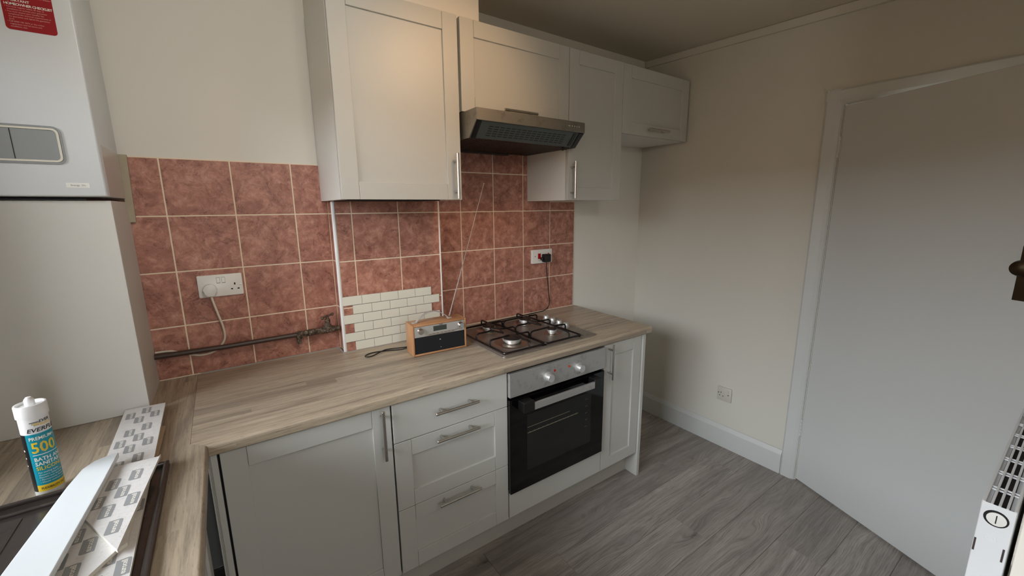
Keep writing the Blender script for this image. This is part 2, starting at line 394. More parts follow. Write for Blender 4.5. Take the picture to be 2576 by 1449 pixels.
def text_verts(s, size, bold=False, extr=0.0, align='LEFT', spacing=1.0):
    cu = bpy.data.curves.new('lettering_source', 'FONT'); cu.body = s; cu.size = size; cu.align_x = align
    cu.resolution_u = 2; cu.space_character = spacing
    if bold: cu.offset = size*0.018
    ob = bpy.data.objects.new('lettering_source', cu); C.objects.link(ob)
    dg = bpy.context.evaluated_depsgraph_get(); me = bpy.data.meshes.new_from_object(ob.evaluated_get(dg))
    vs = [v.co.copy() for v in me.vertices]; fs = [tuple(p.vertices) for p in me.polygons]
    bpy.data.objects.remove(ob); bpy.data.curves.remove(cu); bpy.data.meshes.remove(me)
    return vs, fs
def add_text(bm, vf, fn):
    vs = [bm.verts.new(fn(v)) for v in vf[0]]
    for f in vf[1]:
        try: bm.faces.new([vs[i] for i in f])
        except ValueError: pass

def front(bm, x0, x1, z0, z1, yf, th=0.02, stile=0.066, rail=0.066, shaker=True):
    """a cabinet front facing -y with its outer face at yf: two stiles, two rails, recessed panel"""
    if not shaker:
        box(bm, (x0, yf, z0), (x1, yf+th, z1), 0.0015); return
    g = 0.0008
    box(bm, (x0, yf, z0), (x0+stile, yf+th, z1), 0.0011)
    box(bm, (x1-stile, yf, z0), (x1, yf+th, z1), 0.0011)
    box(bm, (x0+stile+g, yf, z1-rail), (x1-stile-g, yf+th, z1), 0.0011)
    box(bm, (x0+stile+g, yf, z0), (x1-stile-g, yf+th, z0+rail), 0.0011)
    box(bm, (x0+stile-0.004, yf+0.0085, z0+rail-0.004), (x1-stile+0.004, yf+th-0.002, z1-rail+0.004))
def bar_handle(bm, c, axis, L=0.19, cc=0.128, yf=0.0, out=0.035, r=0.006):
    c = Vector(c); d = Vector((1, 0, 0)) if axis == 'x' else Vector((0, 0, 1))
    a = Vector((c.x, yf-out, c.z))
    tube(bm, [a-d*(L/2), a-d*(L/2-0.0012), a+d*(L/2-0.0012), a+d*(L/2)], [r*0.82, r, r, r*0.82], 14)
    for s in (-1, 1):
        q = a+d*s*cc/2
        tube(bm, [q, Vector((q.x, yf, q.z))], 0.0048, 10)

# ------------------------------------------------------------------ room shell
TOPZ, H = 0.91, 0.91
YT, YB, YR = 0.0273, -0.0635, 0.0      # tile faces: left recess, chimney breast, right part
def zc(y): return 2.553+0.0435*y       # the ceiling drops slightly towards the camera
bm = new(); box(bm, (-2.1, -3.6, -0.08), (2.5, 0.25, -0.0125))
floor = struct('floor', bm, M['floor_base'], 'grey oak laminate floor laid lengthwise along the units')
# planks
PW = 0.1865; y_seam0 = -0.7715
joints = {0: 0.924, 1: -0.057, 2: 0.578, 3: 0.30, 4: 0.847, 5: 0.12, -1: 0.40, -2: -0.2, -3: 0.7, -4: 0.2}
plank_cache = {}
def plank(x0, x1, y0, y1):
    key = (round(x1-x0, 3), round(y1-y0, 3))
    if key not in plank_cache:
        b = new(); box(b, (0, 0, -0.012), (x1-x0-0.0009, y1-y0-0.0009, 0), 0.0006)
        me = bpy.data.meshes.new('plank'); b.to_mesh(me); b.free(); me.materials.append(M['plank']); plank_cache[key] = me
    o = bpy.data.objects.new('plank', plank_cache[key]); C.objects.link(o); o.parent = floor; o.location = (x0, y0, 0)
for i in range(-4, 15):
    y1 = y_seam0-PW*(i-1); y0 = y1-PW                     # row i=0 lies just behind the first seam
    if y0 > 0.03: continue
    y1c = min(y1, 0.03); j = joints.get(i, (i*0.77) % 1.26)
    xs = [-1.95]; x = j-1.26*4
    while x < 2.4:
        if x > -1.94: xs.append(x)
        x += 1.26
    xs.append(2.45)
    for a, b in zip(xs, xs[1:]): plank(a, b, y0, y1c)

# back wall with the chimney breast
bm = new()
box(bm, (-2.1, 0.034, 0), (-0.744, 0.25, 2.62)); box(bm, (-0.737, -0.0568, 0), (-0.2445, 0.25, 2.62)); box(bm, (-0.25, 0.0067, 0), (2.5, 0.25, 2.62))
box(bm, (-0.744, 0.03, 0), (-0.73, 0.25, 2.62))
wall_back = struct('wall_back', bm, M['wall'], 'off white back wall behind the units, tiled above the worktop')
bm = new(); box(bm, (-0.768, -0.325, 2.3425), (-0.137, 0.2, 2.62), 0.002)
struct('wall_boxing', bm, M['wall'], 'boxed in section of wall between the tall wall cabinet and the ceiling')
bm = new()
prism(bm, [(-3.6, zc(-3.6)), (0.25, zc(0.25)), (0.25, 2.75), (-3.6, 2.75)], 'x', -2.1, 2.5)
struct('ceiling', bm, M['ceiling'], 'plain painted ceiling')
# right wall with the door opening
DY0, DY1, DZ = -2.020, -1.187, 2.05
bm = new()
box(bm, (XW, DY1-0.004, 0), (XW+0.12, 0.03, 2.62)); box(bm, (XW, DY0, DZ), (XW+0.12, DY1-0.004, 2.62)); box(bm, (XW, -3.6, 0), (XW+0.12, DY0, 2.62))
wall_right = struct('wall_right', bm, M['wall_dimmed'], 'wall to the right, its paint darkened for dimmer light, with a socket and the open door')
# hall beyond the door
bm = new(); box(bm, (2.42, -3.6, 0), (2.5, 0.25, 2.62)); struct('wall_hall', bm, M['wall'], 'hall wall beyond the open door')
# front wall holding the radiator, and the end of the room behind the camera
bm = new(); box(bm, (0.1, -2.15, 0), (XW, -2.0088, 2.62), 0.001); struct('wall_front', bm, M['wall'], 'short front wall that carries the radiator')
bm = new(); q = RW_
box(bm, (-2.1, -3.6, 0), (q['x0'], -3.45, 2.62)); box(bm, (q['x1'], -3.6, 0), (XW, -3.45, 2.62)); box(bm, (q['x0'], -3.6, 0), (q['x1'], -3.45, q['z0'])); box(bm, (q['x0'], -3.6, q['z1']), (q['x1'], -3.45, 2.62))
struct('wall_rear', bm, M['wall'], 'far wall behind the photographer')
bm = new()
box(bm, (q['x0'], -3.56, q['z0']), (q['x0']+0.05, -3.50, q['z1']), 0.004); box(bm, (q['x1']-0.05, -3.56, q['z0']), (q['x1'], -3.50, q['z1']), 0.004)
box(bm, (q['x0']+0.05, -3.56, q['z0']), (q['x1']-0.05, -3.50, q['z0']+0.05), 0.004); box(bm, (q['x0']+0.05, -3.56, q['z1']-0.05), (q['x1']-0.05, -3.50, q['z1']), 0.004)
rear_fill_window = struct('window_fill', bm, M['gloss_white'], 'white window added for fill light in the far wall behind the photographer')
bm = new(); box(bm, (q['x0']+0.05, -3.534, q['z0']+0.05), (q['x1']-0.05, -3.526, q['z1']-0.05)); part('pane', bm, M['glass'], rear_fill_window)
# left wall with window
bm = new(); y0, y1, z0, z1 = WIN['y0'], WIN['y1'], WIN['z0'], WIN['z1']
box(bm, (XL-0.24, -3.6, 0), (XL, y0, 2.62)); box(bm, (XL-0.24, y1, 0), (XL, 0.25, 2.62)); box(bm, (XL-0.24, y0, 0), (XL, y1, z0)); box(bm, (XL-0.24, y0, z1), (XL, y1, 2.62))
struct('wall_left', bm, M['wall'], 'left wall with the kitchen window over the sink')
bm = new()
xw = XL-0.14
for a, b in (((y0, z0), (y1, z0+0.055)), ((y0, z1-0.055), (y1, z1)), ((y0, z0), (y0+0.055, z1)), ((y1-0.055, z0), (y1, z1)), (((y0+y1)/2-0.035, z0), ((y0+y1)/2+0.035, z1))):
    box(bm, (xw-0.03, a[0], a[1]), (xw+0.03, b[0], b[1]), 0.004)
window = struct('window_1', bm, M['gloss_white'], 'two light white window over the sink')
for a, b in ((y0+0.055, (y0+y1)/2-0.035), ((y0+y1)/2+0.035, y1-0.055)):
    bm = new(); box(bm, (xw-0.004, a, z0+0.055), (xw+0.004, b, z1-0.055)); part('pane', bm, M['glass'], window)
bm = new(); box(bm, (XL-0.11, y0-0.02, z0-0.022), (XL+0.03, y1+0.02, z0), 0.004); part('sill', bm, M['gloss_white'], window)
bm = new(); box(bm, (-60, -40, -0.6), (40, 40, -0.5)); struct('ground', bm, M['ground'], 'paved yard outside the window')

bm = new(); box(bm, (-8.6, -14, -0.5), (-8.2, 10, 2.7)); struct('wall_blocker', bm, M['blocker'], 'brown garden wall, added out of view to cut the low sky')  # unseen slab added to block low sky and darken the right wall
# coving strip, skirting, architrave
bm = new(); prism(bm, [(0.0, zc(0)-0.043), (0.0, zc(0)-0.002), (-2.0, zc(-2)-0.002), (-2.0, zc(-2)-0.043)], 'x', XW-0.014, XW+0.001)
struct('trim_coving', bm, M['wall_dimmed'], 'thin painted strip along the top of the right wall')
def skirting(bm, pts_axis, a, b, face, sgn):
    prof = [(0, 0), (0.018, 0), (0.018, 0.118), (0.014, 0.132), (0.008, 0.146), (0, 0.148)]
    prism(bm, [(face-sgn*q[0], q[1]) for q in prof], pts_axis, a, b)
bm = new()
prof = [(0, 0.0005), (0.018, 0.0005), (0.018, 0.120), (0.013, 0.134), (0.008, 0.146), (0, 0.148)]
prism(bm, [(XW-q[0], q[1]) for q in prof], 'y', -1.1125, 0.006)
struct('baseboard_right', bm, M['gloss_white'], 'white skirting board along the right wall')
bm = new(); prism(bm, [(0.0067-q[0], q[1]) for q in prof], 'x', 0.716, XW-0.018)
struct('baseboard_back', bm, M['gloss_white'], 'white skirting board in the gap beside the end panel')
bm = new()
ap = [(0, -1.113), (-0.012, -1.113), (-0.019, -1.122), (-0.019, -1.165), (-0.012, -1.180), (-0.006, -1.187), (0, -1.187)]
prism(bm, [(XW+q[0], q[1]) for q in ap], 'z', 0.0005, 2.12)
hp = [(0, 2.120), (-0.012, 2.120), (-0.019, 2.111), (-0.019, 2.068), (-0.012, 2.053), (-0.006, 2.046), (0, 2.046)]
prism(bm, [(XW+q[0]*1.02+0.0002, q[1]+0.0004) for q in hp], 'y', -1.95, -1.1135)
box(bm, (XW+0.001, DY1-0.0035, 0.0005), (XW+0.12, DY1, DZ-0.0)); box(bm, (XW+0.03, DY1-0.02, 0.0005), (XW+0.05, DY1-0.004, DZ-0.004))
struct('trim_architrave', bm, M['gloss_white'], 'white gloss door architrave around the open door')

# door, hinged at its far edge and standing ajar into the room
ang = R(21.4)
door = link_mesh('door_1', (lambda b: (box(b, (0, -0.826, 0.012), (0.038, -0.002, 2.040), 0.0015), b)[1])(new()), M['gloss_white'])
door['kind'] = 'structure'; door['label'] = 'plain flush white door standing ajar on the right'
door.location = (XW-0.002, DY1-0.003, 0); door.rotation_euler = (0, 0, -ang)
bm = new(); box(bm, (-0.0035, -0.772, 1.225), (0.0, -0.716, 1.42), 0.001); part('knob_plate', bm, M['brass'], door, True, label='dark brass backplate below the knob')
bm = new(); lathe(bm, [(0.010, 0.002), (0.009, 0.022), (0.016, 0.030), (0.026, 0.040), (0.028, 0.050), (0.024, 0.062), (0.010, 0.068)], (0, -0.744, 1.345), '-x', 24)
part('door_knob', bm, M['brass'], door, True, True, label='dark brass round door knob')
for hz in (1.846, 0.33):
    bm = new()
    for q in range(5): tube(bm, [(-0.004, 0.001, hz-0.05+q*0.02+0.0006), (-0.004, 0.001, hz-0.05+(q+1)*0.02-0.0006)], 0.006, 10)
    box(bm, (-0.0015, -0.010, hz-0.05), (0.001, 0.001, hz+0.05))
    part('hinge', bm, M['gloss_white'], door, True)

# ------------------------------------------------------------------ wall tiles (pieces of the back wall)
G = 0.0050
tile_cache = {}
def tile(x0, x1, z0, z1, yf):
    a, b = x0+G/2, x1-G/2; c, d_ = z0+G/2, z1-G/2
    key = (round(b-a, 3), round(d_-c, 3))
    if key not in tile_cache:
        q = new(); box(q, (0, 0, 0), (b-a, 0.006, d_-c), 0.0012, 2)
        me = bpy.data.meshes.new('tile'); q.to_mesh(me); q.free(); me.materials.append(M['tile']); tile_cache[key] = me
    o = bpy.data.objects.new('tile', tile_cache[key]); C.objects.link(o); o.parent = wall_back; o.location = (a, yf, c)
rowsL = [0.912, 1.1195, 1.3345, 1.5475, 1.7592]
for xa, xb in ((-1.527, -1.3145), (-1.3145, -1.0965), (-1.0965, -0.881), (-0.881, -0.744)):
    for za, zb in zip(rowsL, rowsL[1:]): tile(xa, xb, za, zb, YT)
rowsB = [0.912, 1.1195, 1.3345, 1.5475, 1.66]
for xa, xb in ((-0.737, -0.668), (-0.668, -0.4535), (-0.4535, -0.2445)):
    for za, zb in zip(rowsB, rowsB[1:]): tile(xa, xb, za, zb, YB)
rowsR = [0.912, 1.1275, 1.3345, 1.546, 1.7545, 1.965]
for xa, xb in ((-0.2445, -0.0825), (-0.0825, 0.127), (0.127, 0.336), (0.336, 0.5445), (0.5445, 0.752)):
    for za, zb in zip(rowsR, rowsR[1:]):
        if xa > 0.36 and zb > 1.7: zb = 1.60
        if zb > za+0.02: tile(xa, xb, za, zb, YR)
bm = new()   # the left return of the breast
for za, zb in zip(rowsB, rowsB[1:]): box(bm, (-0.7435, -0.0555, za+G/2), (-0.7375, 0.0250, zb-G/2), 0.001)
t_ret = part('tile_return', bm, M['tile'], wall_back)
bm = new()
box(bm, (-1.53, YT+0.0014, 0.91), (-0.7435, 0.0345, 1.7605)); box(bm, (-0.7425, YB+0.0014, 0.91), (-0.2440, -0.0560, 1.66)); box(bm, (-0.2445, YR+0.0014, 0.91), (0.7525, 0.0070, 1.966))
box(bm, (-0.7424, -0.0560, 0.91), (-0.7365, 0.0300, 1.66))
part('grout', bm, M['grout'], wall_back)
bm = new(); box(bm, (-0.7505, -0.0665, 0.9105), (-0.7365, -0.0535, 1.602), 0.004, 3)
struct('trim_tile_edge', bm, M['trim_white'], 'bright white plastic corner trim on the left edge of the chimney breast', True)
bm = new(); box(bm, (-0.2452, -0.0660, 0.9105), (-0.2392, 0.0012, 1.602), 0.0015, 2)
struct('trim_tile_edge', bm, M['trim_white'], 'thin white corner trim on the right edge of the chimney breast', True)
bm = new(); prism(bm, [(-1.425, 1.527), (-1.404, 1.527), (-1.398, 1.7635), (-1.425, 1.7635)], 'y', YT-0.014, YT-0.0003, 0.001, 1)
tag(link_mesh('batten', bm, M['batten']), 'bare unpainted wooden batten on the wall between the boiler and the pink tiles', 'batten')
# sealant bead at the foot of the tiles
bm = new()
tube(bm, [(-1.29, YT-0.001, TOPZ+0.001), (-0.757, YT-0.001, TOPZ+0.001), (-0.752, 0.010, TOPZ+0.001), (-0.752, -0.066, TOPZ+0.001), (-0.738, -0.0665, TOPZ+0.001), (-0.25, YB-0.002, TOPZ+0.001)], 0.0045, 8)
struct('trim_sealant', bm, M['sealant'], 'bead of grey sealant along the foot of the tiles', True)

# ------------------------------------------------------------------ worktops
YF, XLF, ZW = -0.6393, -1.2596, 0.872
def worktop(name, pts, edge_test, mat, label):
    bm = new(); fs = prism(bm, pts, 'z', ZW, TOPZ)
    es = [e for e in bm.edges if edge_test(e)]
    bmesh.ops.bevel(bm, geom=es, offset=0.008, segments=5, profile=0.5, affect='EDGES')
    return tag(link_mesh(name, bm, mat, smooth=True), label, 'worktop')
def on_front(axis, val):
    def f(e):
        return all(abs(v.co[axis]-val) < 1e-5 for v in e.verts) and (abs(e.verts[0].co.z-e.verts[1].co.z) < 1e-5)
    return f
worktop('worktop', [(-1.2995, 0.0255), (-0.7447, 0.0255), (-0.7447, -0.0574), (-0.2440, -0.0574), (-0.2440, -0.0008), (0.766, -0.0008), (0.7535, YF), (XLF+0.001, YF), (-1.2995, -0.6)],
        on_front(1, YF), M['worktop_x'], 'long oak effect worktop along the tiled wall, carrying the hob and the radio')
worktop('worktop', [(XL+0.002, 0.0255), (-1.3002, 0.0255), (-1.3002, -0.6005), (XLF, YF-0.001), (XLF, -2.9), (XL+0.002, -2.9)],
        on_front(0, XLF), M['worktop_y'], 'oak effect worktop on the window side, under the sink and the white boards')

# ------------------------------------------------------------------ base units
YD = -0.6249; U0, U1, U2, U3, U4 = -1.2400, -0.7272, -0.2145, 0.3884, 0.6898
ZD, ZT = 0.1508, 0.868
def carcass(bm, x0, x1, z0, z1, y0, y1):
    t = 0.016
    box(bm, (x0, y0, z0), (x0+t, y1, z1)); box(bm, (x1-t, y0, z0), (x1, y1, z1)); box(bm, (x0+t, y0, z0), (x1-t, y1, z0+t))
    box(bm, (x0+t, y0, z1-t), (x1-t, y1, z1)); box(bm, (x0+t, y1-0.006, z0+t), (x1-t, y1, z1-t))
YCA = YD+0.0215      # carcass fronts
t = thing('corner_cabinet', 'base cabinet in the inner corner with one large shaded grey door', 'cabinet', (-1.0, -0.3, 0))
bm = new(); carcass(bm, -1.256, U1-0.001, ZD, 0.871, YCA, -0.08); part('body', bm, M['carcass'], t)
bm = new(); box(bm, (-1.2445, YCA-0.004, ZD), (-1.2350, YCA-0.0005, 0.871)); part('gap_strip', bm, M['black_gap'], t); bm = new(); box(bm, (U1-0.004, YCA-0.004, ZD), (U1+0.0025, YCA-0.0005, 0.871)); part('gap_strip', bm, M['black_gap'], t, label='black shadow gap beside the door')
bm = new(); front(bm, -1.2365, -0.7300, ZD, ZT, YD); d1 = part('door', bm, M['front'], t)
bm = new(); bar_handle(bm, (-0.765, 0, 0.7745), 'z', yf=YD); part('handle', bm, M['steel'], d1, smooth=True)
bm = new(); box(bm, (XLF+0.0003, YD+0.001, 0.0005), (-1.2430, YD+0.018, 0.871), 0.001); box(bm, (XLF-0.0020, -0.70, 0.0005), (XLF+0.0003, YD+0.001, 0.871)); part('corner_post', bm, M['front'], t)

t = thing('drawer_unit', 'unit of three stacked grey drawers beside the oven', 'drawers', (-0.47, -0.3, 0))
bm = new(); carcass(bm, U1+0.0005, U2-0.0025, ZD, 0.871, YCA, -0.08); part('body', bm, M['carcass'], t)
xa, xb = -0.7240, -0.2175
for za, zb, sh, hz in ((0.7130, ZT, False, 0.7975), (0.4294, 0.7100, True, 0.6828), (ZD, 0.4268, True, 0.4019)):
    bm = new(); front(bm, xa, xb, za, zb, YD, shaker=sh); dr = part('drawer', bm, M['front'], t)
    bm = new(); bar_handle(bm, (-0.4725, 0, hz), 'x', yf=YD); part('handle', bm, M['steel'], dr, smooth=True)

t = thing('oven_housing', 'oven housing unit with a plain grey filler strip below the oven', 'cabinet', (0.09, -0.3, 0))
bm = new(); box(bm, (U2-0.002, YCA, ZD), (U2+0.010, -0.08, 0.871)); box(bm, (U3-0.0165, YCA, ZD), (U3-0.0005, -0.08, 0.871)); box(bm, (U2+0.010, YCA, ZD), (U3-0.0165, -0.08, 0.16)); part('body', bm, M['black_gap'], t)
bm = new(); box(bm, (-0.2125, YD, ZD), (0.3862, YD+0.02, 0.2835), 0.0012); part('filler_panel', bm, M['front'], t)

t = thing('base_cabinet', 'narrow grey base cabinet between the oven and the end panel', 'cabinet', (0.54, -0.3, 0))
bm = new(); carcass(bm, U3, U4-0.0005, ZD, 0.871, YCA, -0.03); part('body', bm, M['carcass'], t)
bm = new(); front(bm, 0.3905, 0.6870, ZD, ZT, YD); d1 = part('door', bm, M['front'], t)
bm = new(); bar_handle(bm, (0.4215, 0, 0.7785), 'z', yf=YD); part('handle', bm, M['steel'], d1, smooth=True)

bm = new(); box(bm, (0.6905, YD-0.009, 0.0005), (0.7125, -0.005, 0.8715), 0.0012); tag(link_mesh('end_panel', bm, M['front']), 'full height grey end panel closing the run of base units', 'panel')
bm = new(); box(bm, (-1.21, -0.5511, 0.0005), (0.6900, -0.535, 0.1500), 0.001); tag(link_mesh('plinth', bm, M['plinth']), 'long grey kickboard under the base units along the tiled wall', 'plinth')
# units under the sink, seen only at their edge
t = thing('sink_cabinet', 'shaded grey cabinet under the window side worktop', 'cabinet', (-1.5, -1.4, 0))
XD = -1.285
bm = new(); box(bm, (XL+0.003, -2.88, ZD), (XD-0.0215, -0.71, 0.8715)); part('body', bm, M['carcass'], t)
for ya, yb in ((-1.30, -0.715), (-1.90, -1.303), (-2.50, -1.903)):
    bm = new(); box(bm, (XD-0.02, ya, ZD), (XD, ya+0.066, ZT), 0.001); box(bm, (XD-0.02, yb-0.066, ZD), (XD, yb, ZT), 0.001)
    box(bm, (XD-0.02, ya+0.0665, ZD), (XD, yb-0.0665, ZD+0.066), 0.001); box(bm, (XD-0.02, ya+0.0665, ZT-0.066), (XD, yb-0.0665, ZT), 0.001); box(bm, (XD-0.018, ya+0.06, ZD+0.06), (XD-0.007, yb-0.06, ZT-0.06))
    part('door', bm, M['front'], t)
bm = new(); box(bm, (-1.36, -2.88, 0.0005), (-1.345, -0.60, 0.15)); part('kickboard', bm, M['plinth'], t)

# ------------------------------------------------------------------ oven
YO = YD-0.020
t = thing('oven', 'built in single oven with black glass door under the worktop', 'oven', (0.08, -0.4, 0.28))
bm = new(); box(bm, (-0.2020, YD-0.0005, 0.286), (0.3710, -0.10, 0.866)); part('casing', bm, M['black_enamel'], t)
bm = new(); box(bm, (-0.2165, YO, 0.7560), (0.3735, YD-0.001, 0.8665), 0.0015); cp = part('control_panel', bm, M['steel_x'], t)
for kx in (-0.005, 0.188):
    bm = new(); lathe(bm, [(0.0235, 0.0), (0.0235, 0.004), (0.0200, 0.006), (0.0190, 0.026), (0.0175, 0.029), (0.0, 0.029)], (kx, YO, 0.805), '-y', 32)
    part('control_knob', bm, M['alu'], cp, smooth=True)
for lx, mm, nm in ((0.0365, M['red'], 'red indicator lens'), (0.126, M['orange'], 'orange indicator lens')):
    bm = new(); lathe(bm, [(0.0062, 0), (0.0062, 0.0012), (0.004, 0.0022)], (lx, YO, 0.825), '-y', 18); part('indicator_lamp', bm, mm, cp, label=nm)
bm = new()
for kx, marks in ((-0.005, (180, 240, 60, 95)), (0.188, (95, 60, 215, 240, 262, 285))):
    for a in marks:
        q = (kx+0.033*math.cos(R(a)), 0.805+0.033*math.sin(R(a)))
        box(bm, (q[0]-0.0016, YO-0.0003, q[1]-0.0022), (q[0]+0.0016, YO+0.0003, q[1]+0.0022))
for lx in (0.0365, 0.126): box(bm, (lx-0.002, YO-0.0003, 0.838), (lx+0.002, YO+0.0003, 0.8415))
part('dial_marks', bm, M['print_grey'], cp)
bm = new(); box(bm, (-0.2165, YO, 0.2850), (0.3735, YD-0.001, 0.7430), 0.002); od = part('oven_door', bm, M['black_glass'], t)
bm = new(); box(bm, (-0.125, YO-0.0006, 0.375), (0.281, YO+0.0004, 0.653)); part('oven_window', bm, M['grey_glass'], od)
bm = new()
tube(bm, [(-0.122, YO-0.0012, 0.590), (0.135, YO-0.0012, 0.5915)], 0.0011, 6)
tube(bm, [(-0.122, YO-0.0012, 0.5625), (0.190, YO-0.0012, 0.5655)], 0.0016, 6)
for q in range(12):
    x = -0.11+q*0.026; box(bm, (x-0.002, YO-0.0024, 0.562), (x+0.002, YO-0.0006, 0.5668))
part('oven_rack', bm, M['rack_wire'], od, label='pale wire rack seen through the oven window')
bm = new()
for q in range(5):
    for dx in (-0.004, 0.005): box(bm, (0.2475+dx-0.0012, YO-0.0012, 0.620-q*0.037), (0.2475+dx+0.0012, YO-0.0004, 0.6235-q*0.037))
part('rack_supports', bm, M['rack_wire'], od)
bm = new(); box(bm, (-0.1165, YO-0.047, 0.6935), (0.2580, YO-0.036, 0.7270), 0.002, 2); part('door_handle', bm, M['steel_x'], od, label='flat steel oven handle bar')
for xa, xb in ((-0.1750, -0.1163), (0.2578, 0.3020)):
    bm = new(); box(bm, (xa if xa < 0 else xb-0.045, YO-0.048, 0.6925), (xb if xa < 0 else xb, YO-0.0, 0.7380), 0.003, 2); part('handle_bracket', bm, M['black_plastic'], od)

# ------------------------------------------------------------------ wall cabinets
YC = -0.3565; ZC, ZCT, Z4 = 1.6031, 2.342, 1.976
def wall_cabinet(label, x0, x1, z0, dx0, dx1, yback, lens):
    t = thing('wall_cabinet', label, 'cabinet', ((x0+x1)/2, -0.17, z0), 0.0, 'row of wall cabinets')
    bm = new(); carcass(bm, x0, x1, z0, ZCT-0.002, YC+0.0225, yback); part('body', bm, M['carcass'], t)
    bm = new(); front(bm, dx0, dx1, z0, ZCT, YC); d = part('door', bm, M['front'], t)
    bm = new(); bar_handle(bm, *lens, yf=YC); part('handle', bm, M['steel'], d, smooth=True)
    return t
t = wall_cabinet('largest tall wall cabinet, with a white side panel, above the cream subway tiles', -0.7690, -0.2590, ZC, -0.7700, -0.2640, -0.0680, ((-0.2975, 0, 1.701), 'z'))
bm = new(); box(bm, (-0.7705, YC+0.0215, ZC), (-0.7692, 0.0265, ZCT-0.001)); box(bm, (-0.7692, -0.068, ZC), (-0.752, 0.0265, ZC+0.016)); part('side_panel', bm, M['carcass'], t, label='plain white side panel')
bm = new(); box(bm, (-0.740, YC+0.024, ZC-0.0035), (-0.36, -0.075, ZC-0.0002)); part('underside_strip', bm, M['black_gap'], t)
wall_cabinet('short wall cabinet directly above the cooker hood', -0.2540, 0.3625, 1.9735, -0.2510, 0.3620, -0.0020, ((0.041, 0, 1.998), 'x'))
t = wall_cabinet('narrow tall wall cabinet to the right of the cooker hood', 0.3655, 0.7655, ZC, 0.3655, 0.7660, -0.0020, ((0.3850, 0, 1.706), 'z'))
wall_cabinet('small wall cabinet over the empty gap by the right wall', 0.7690, 1.3880, Z4, 0.7690, 1.3885, 0.0050, ((1.067, 0, 2.0128), 'x'))

# ------------------------------------------------------------------ cooker hood
t = thing('cooker_hood', 'stainless steel visor cooker hood over the hob', 'hood', (0.06, -0.2, 1.85))
HX0, HX1 = -0.247, 0.3680
prof = [(-0.004, 1.9715), (-0.4655, 1.9700), (-0.468, 1.968), (-0.468, 1.9260), (-0.465, 1.9220), (-0.403, 1.8600), (-0.004, 1.8640)]
bm = new()
prism(bm, prof, 'x', HX0, HX0+0.003); prism(bm, prof, 'x', HX1-0.003, HX1)
box(bm, (HX0+0.003, -0.468, 1.9235), (HX1-0.003, -0.4650, 1.9705), 0.001); box(bm, (HX0+0.003, -0.4650, 1.9690), (HX1-0.003, -0.362, 1.9715)); box(bm, (HX0+0.003, -0.4650, 1.9225), (HX1-0.003, -0.455, 1.9250))
part('shell', bm, M['hood_steel'], t)
# sloping slotted visor between front lip and underside
bm = new()
A = Vector((0, -0.4600, 1.9215)); B = Vector((0, -0.4035, 1.8615)); dv = (B-A); nrm = Vector((0, dv.z, -dv.y)).normalized()
if nrm.y > 0: nrm = -nrm
def quad_slab(bm, x0, x1, s0, s1, th, lift=0.0):
    p = [A+dv*s0, A+dv*s1]; vs = []
    for x in (x0, x1):
        for q in p:
            for h in (lift, lift+th): vs.append(bm.verts.new(Vector((x, q.y, q.z))+nrm*h))
    for f in ((0, 1, 3, 2), (4, 6, 7, 5), (0, 4, 5, 1), (2, 3, 7, 6), (0, 2, 6, 4), (1, 5, 7, 3)): bm.faces.new([vs[i] for i in f])
quad_slab(bm, HX0+0.003, HX1-0.003, 0, 1, -0.004); bmesh.ops.recalc_face_normals(bm, faces=bm.faces)
visor = part('visor', bm, M['filter'], t)
bm = new()
for rI in range(5):
    for cI in range(15):
        x = HX0+0.075+cI*0.0295; s = 0.22+rI*0.135
        quad_slab(bm, x, x+0.022, s, s+0.05, 0.0006)
bmesh.ops.recalc_face_normals(bm, faces=bm.faces)
part('slots', bm, M['hood_slot'], visor)
bm = new(); quad_slab(bm, HX1-0.062, HX1-0.045, 0.05, 0.9, 0.0025); quad_slab(bm, HX1-0.030, HX1-0.006, 0.0, 1.0, 0.004); bmesh.ops.recalc_face_normals(bm, faces=bm.faces); part('visor_bracket', bm, M['black_plastic'], visor); bm = new(); quad_slab(bm, HX0+0.008, HX0+0.03, 0.0, 1.0, 0.003); bmesh.ops.recalc_face_normals(bm, faces=bm.faces); part('visor_bracket', bm, M['black_plastic'], visor)
bm = new(); box(bm, (HX0+0.003, -0.402, 1.8625), (HX1-0.003, -0.006, 1.8665))
for q in range(26):
    x = HX0+0.02+q*0.0225; box(bm, (x, -0.38, 1.8608), (x+0.012, -0.03, 1.8626))
box(bm, (HX0+0.004, -0.030, 1.853), (HX1-0.15, -0.008, 1.8625), 0.002)
part('grease_filter', bm, M['hood_dark'], t, label='dark grease filter under the hood')
bm = new()
tube(bm, [(0.300, -0.385, 1.8625), (0.300, -0.385, 1.846)], 0.0055, 12); box(bm, (0.287, -0.392, 1.850), (0.322, -0.378, 1.854), 0.001)
part('filter_catch', bm, M['black_plastic'], t)
for q in range(5):
    bm = new(); lathe(bm, [(0.0042, 0), (0.0042, 0.007), (0.003, 0.009), (0, 0.009)], (0.2620+q*0.0155, -0.468, 1.9465), '-y', 12); part('push_button', bm, M['chrome'], t, smooth=True)

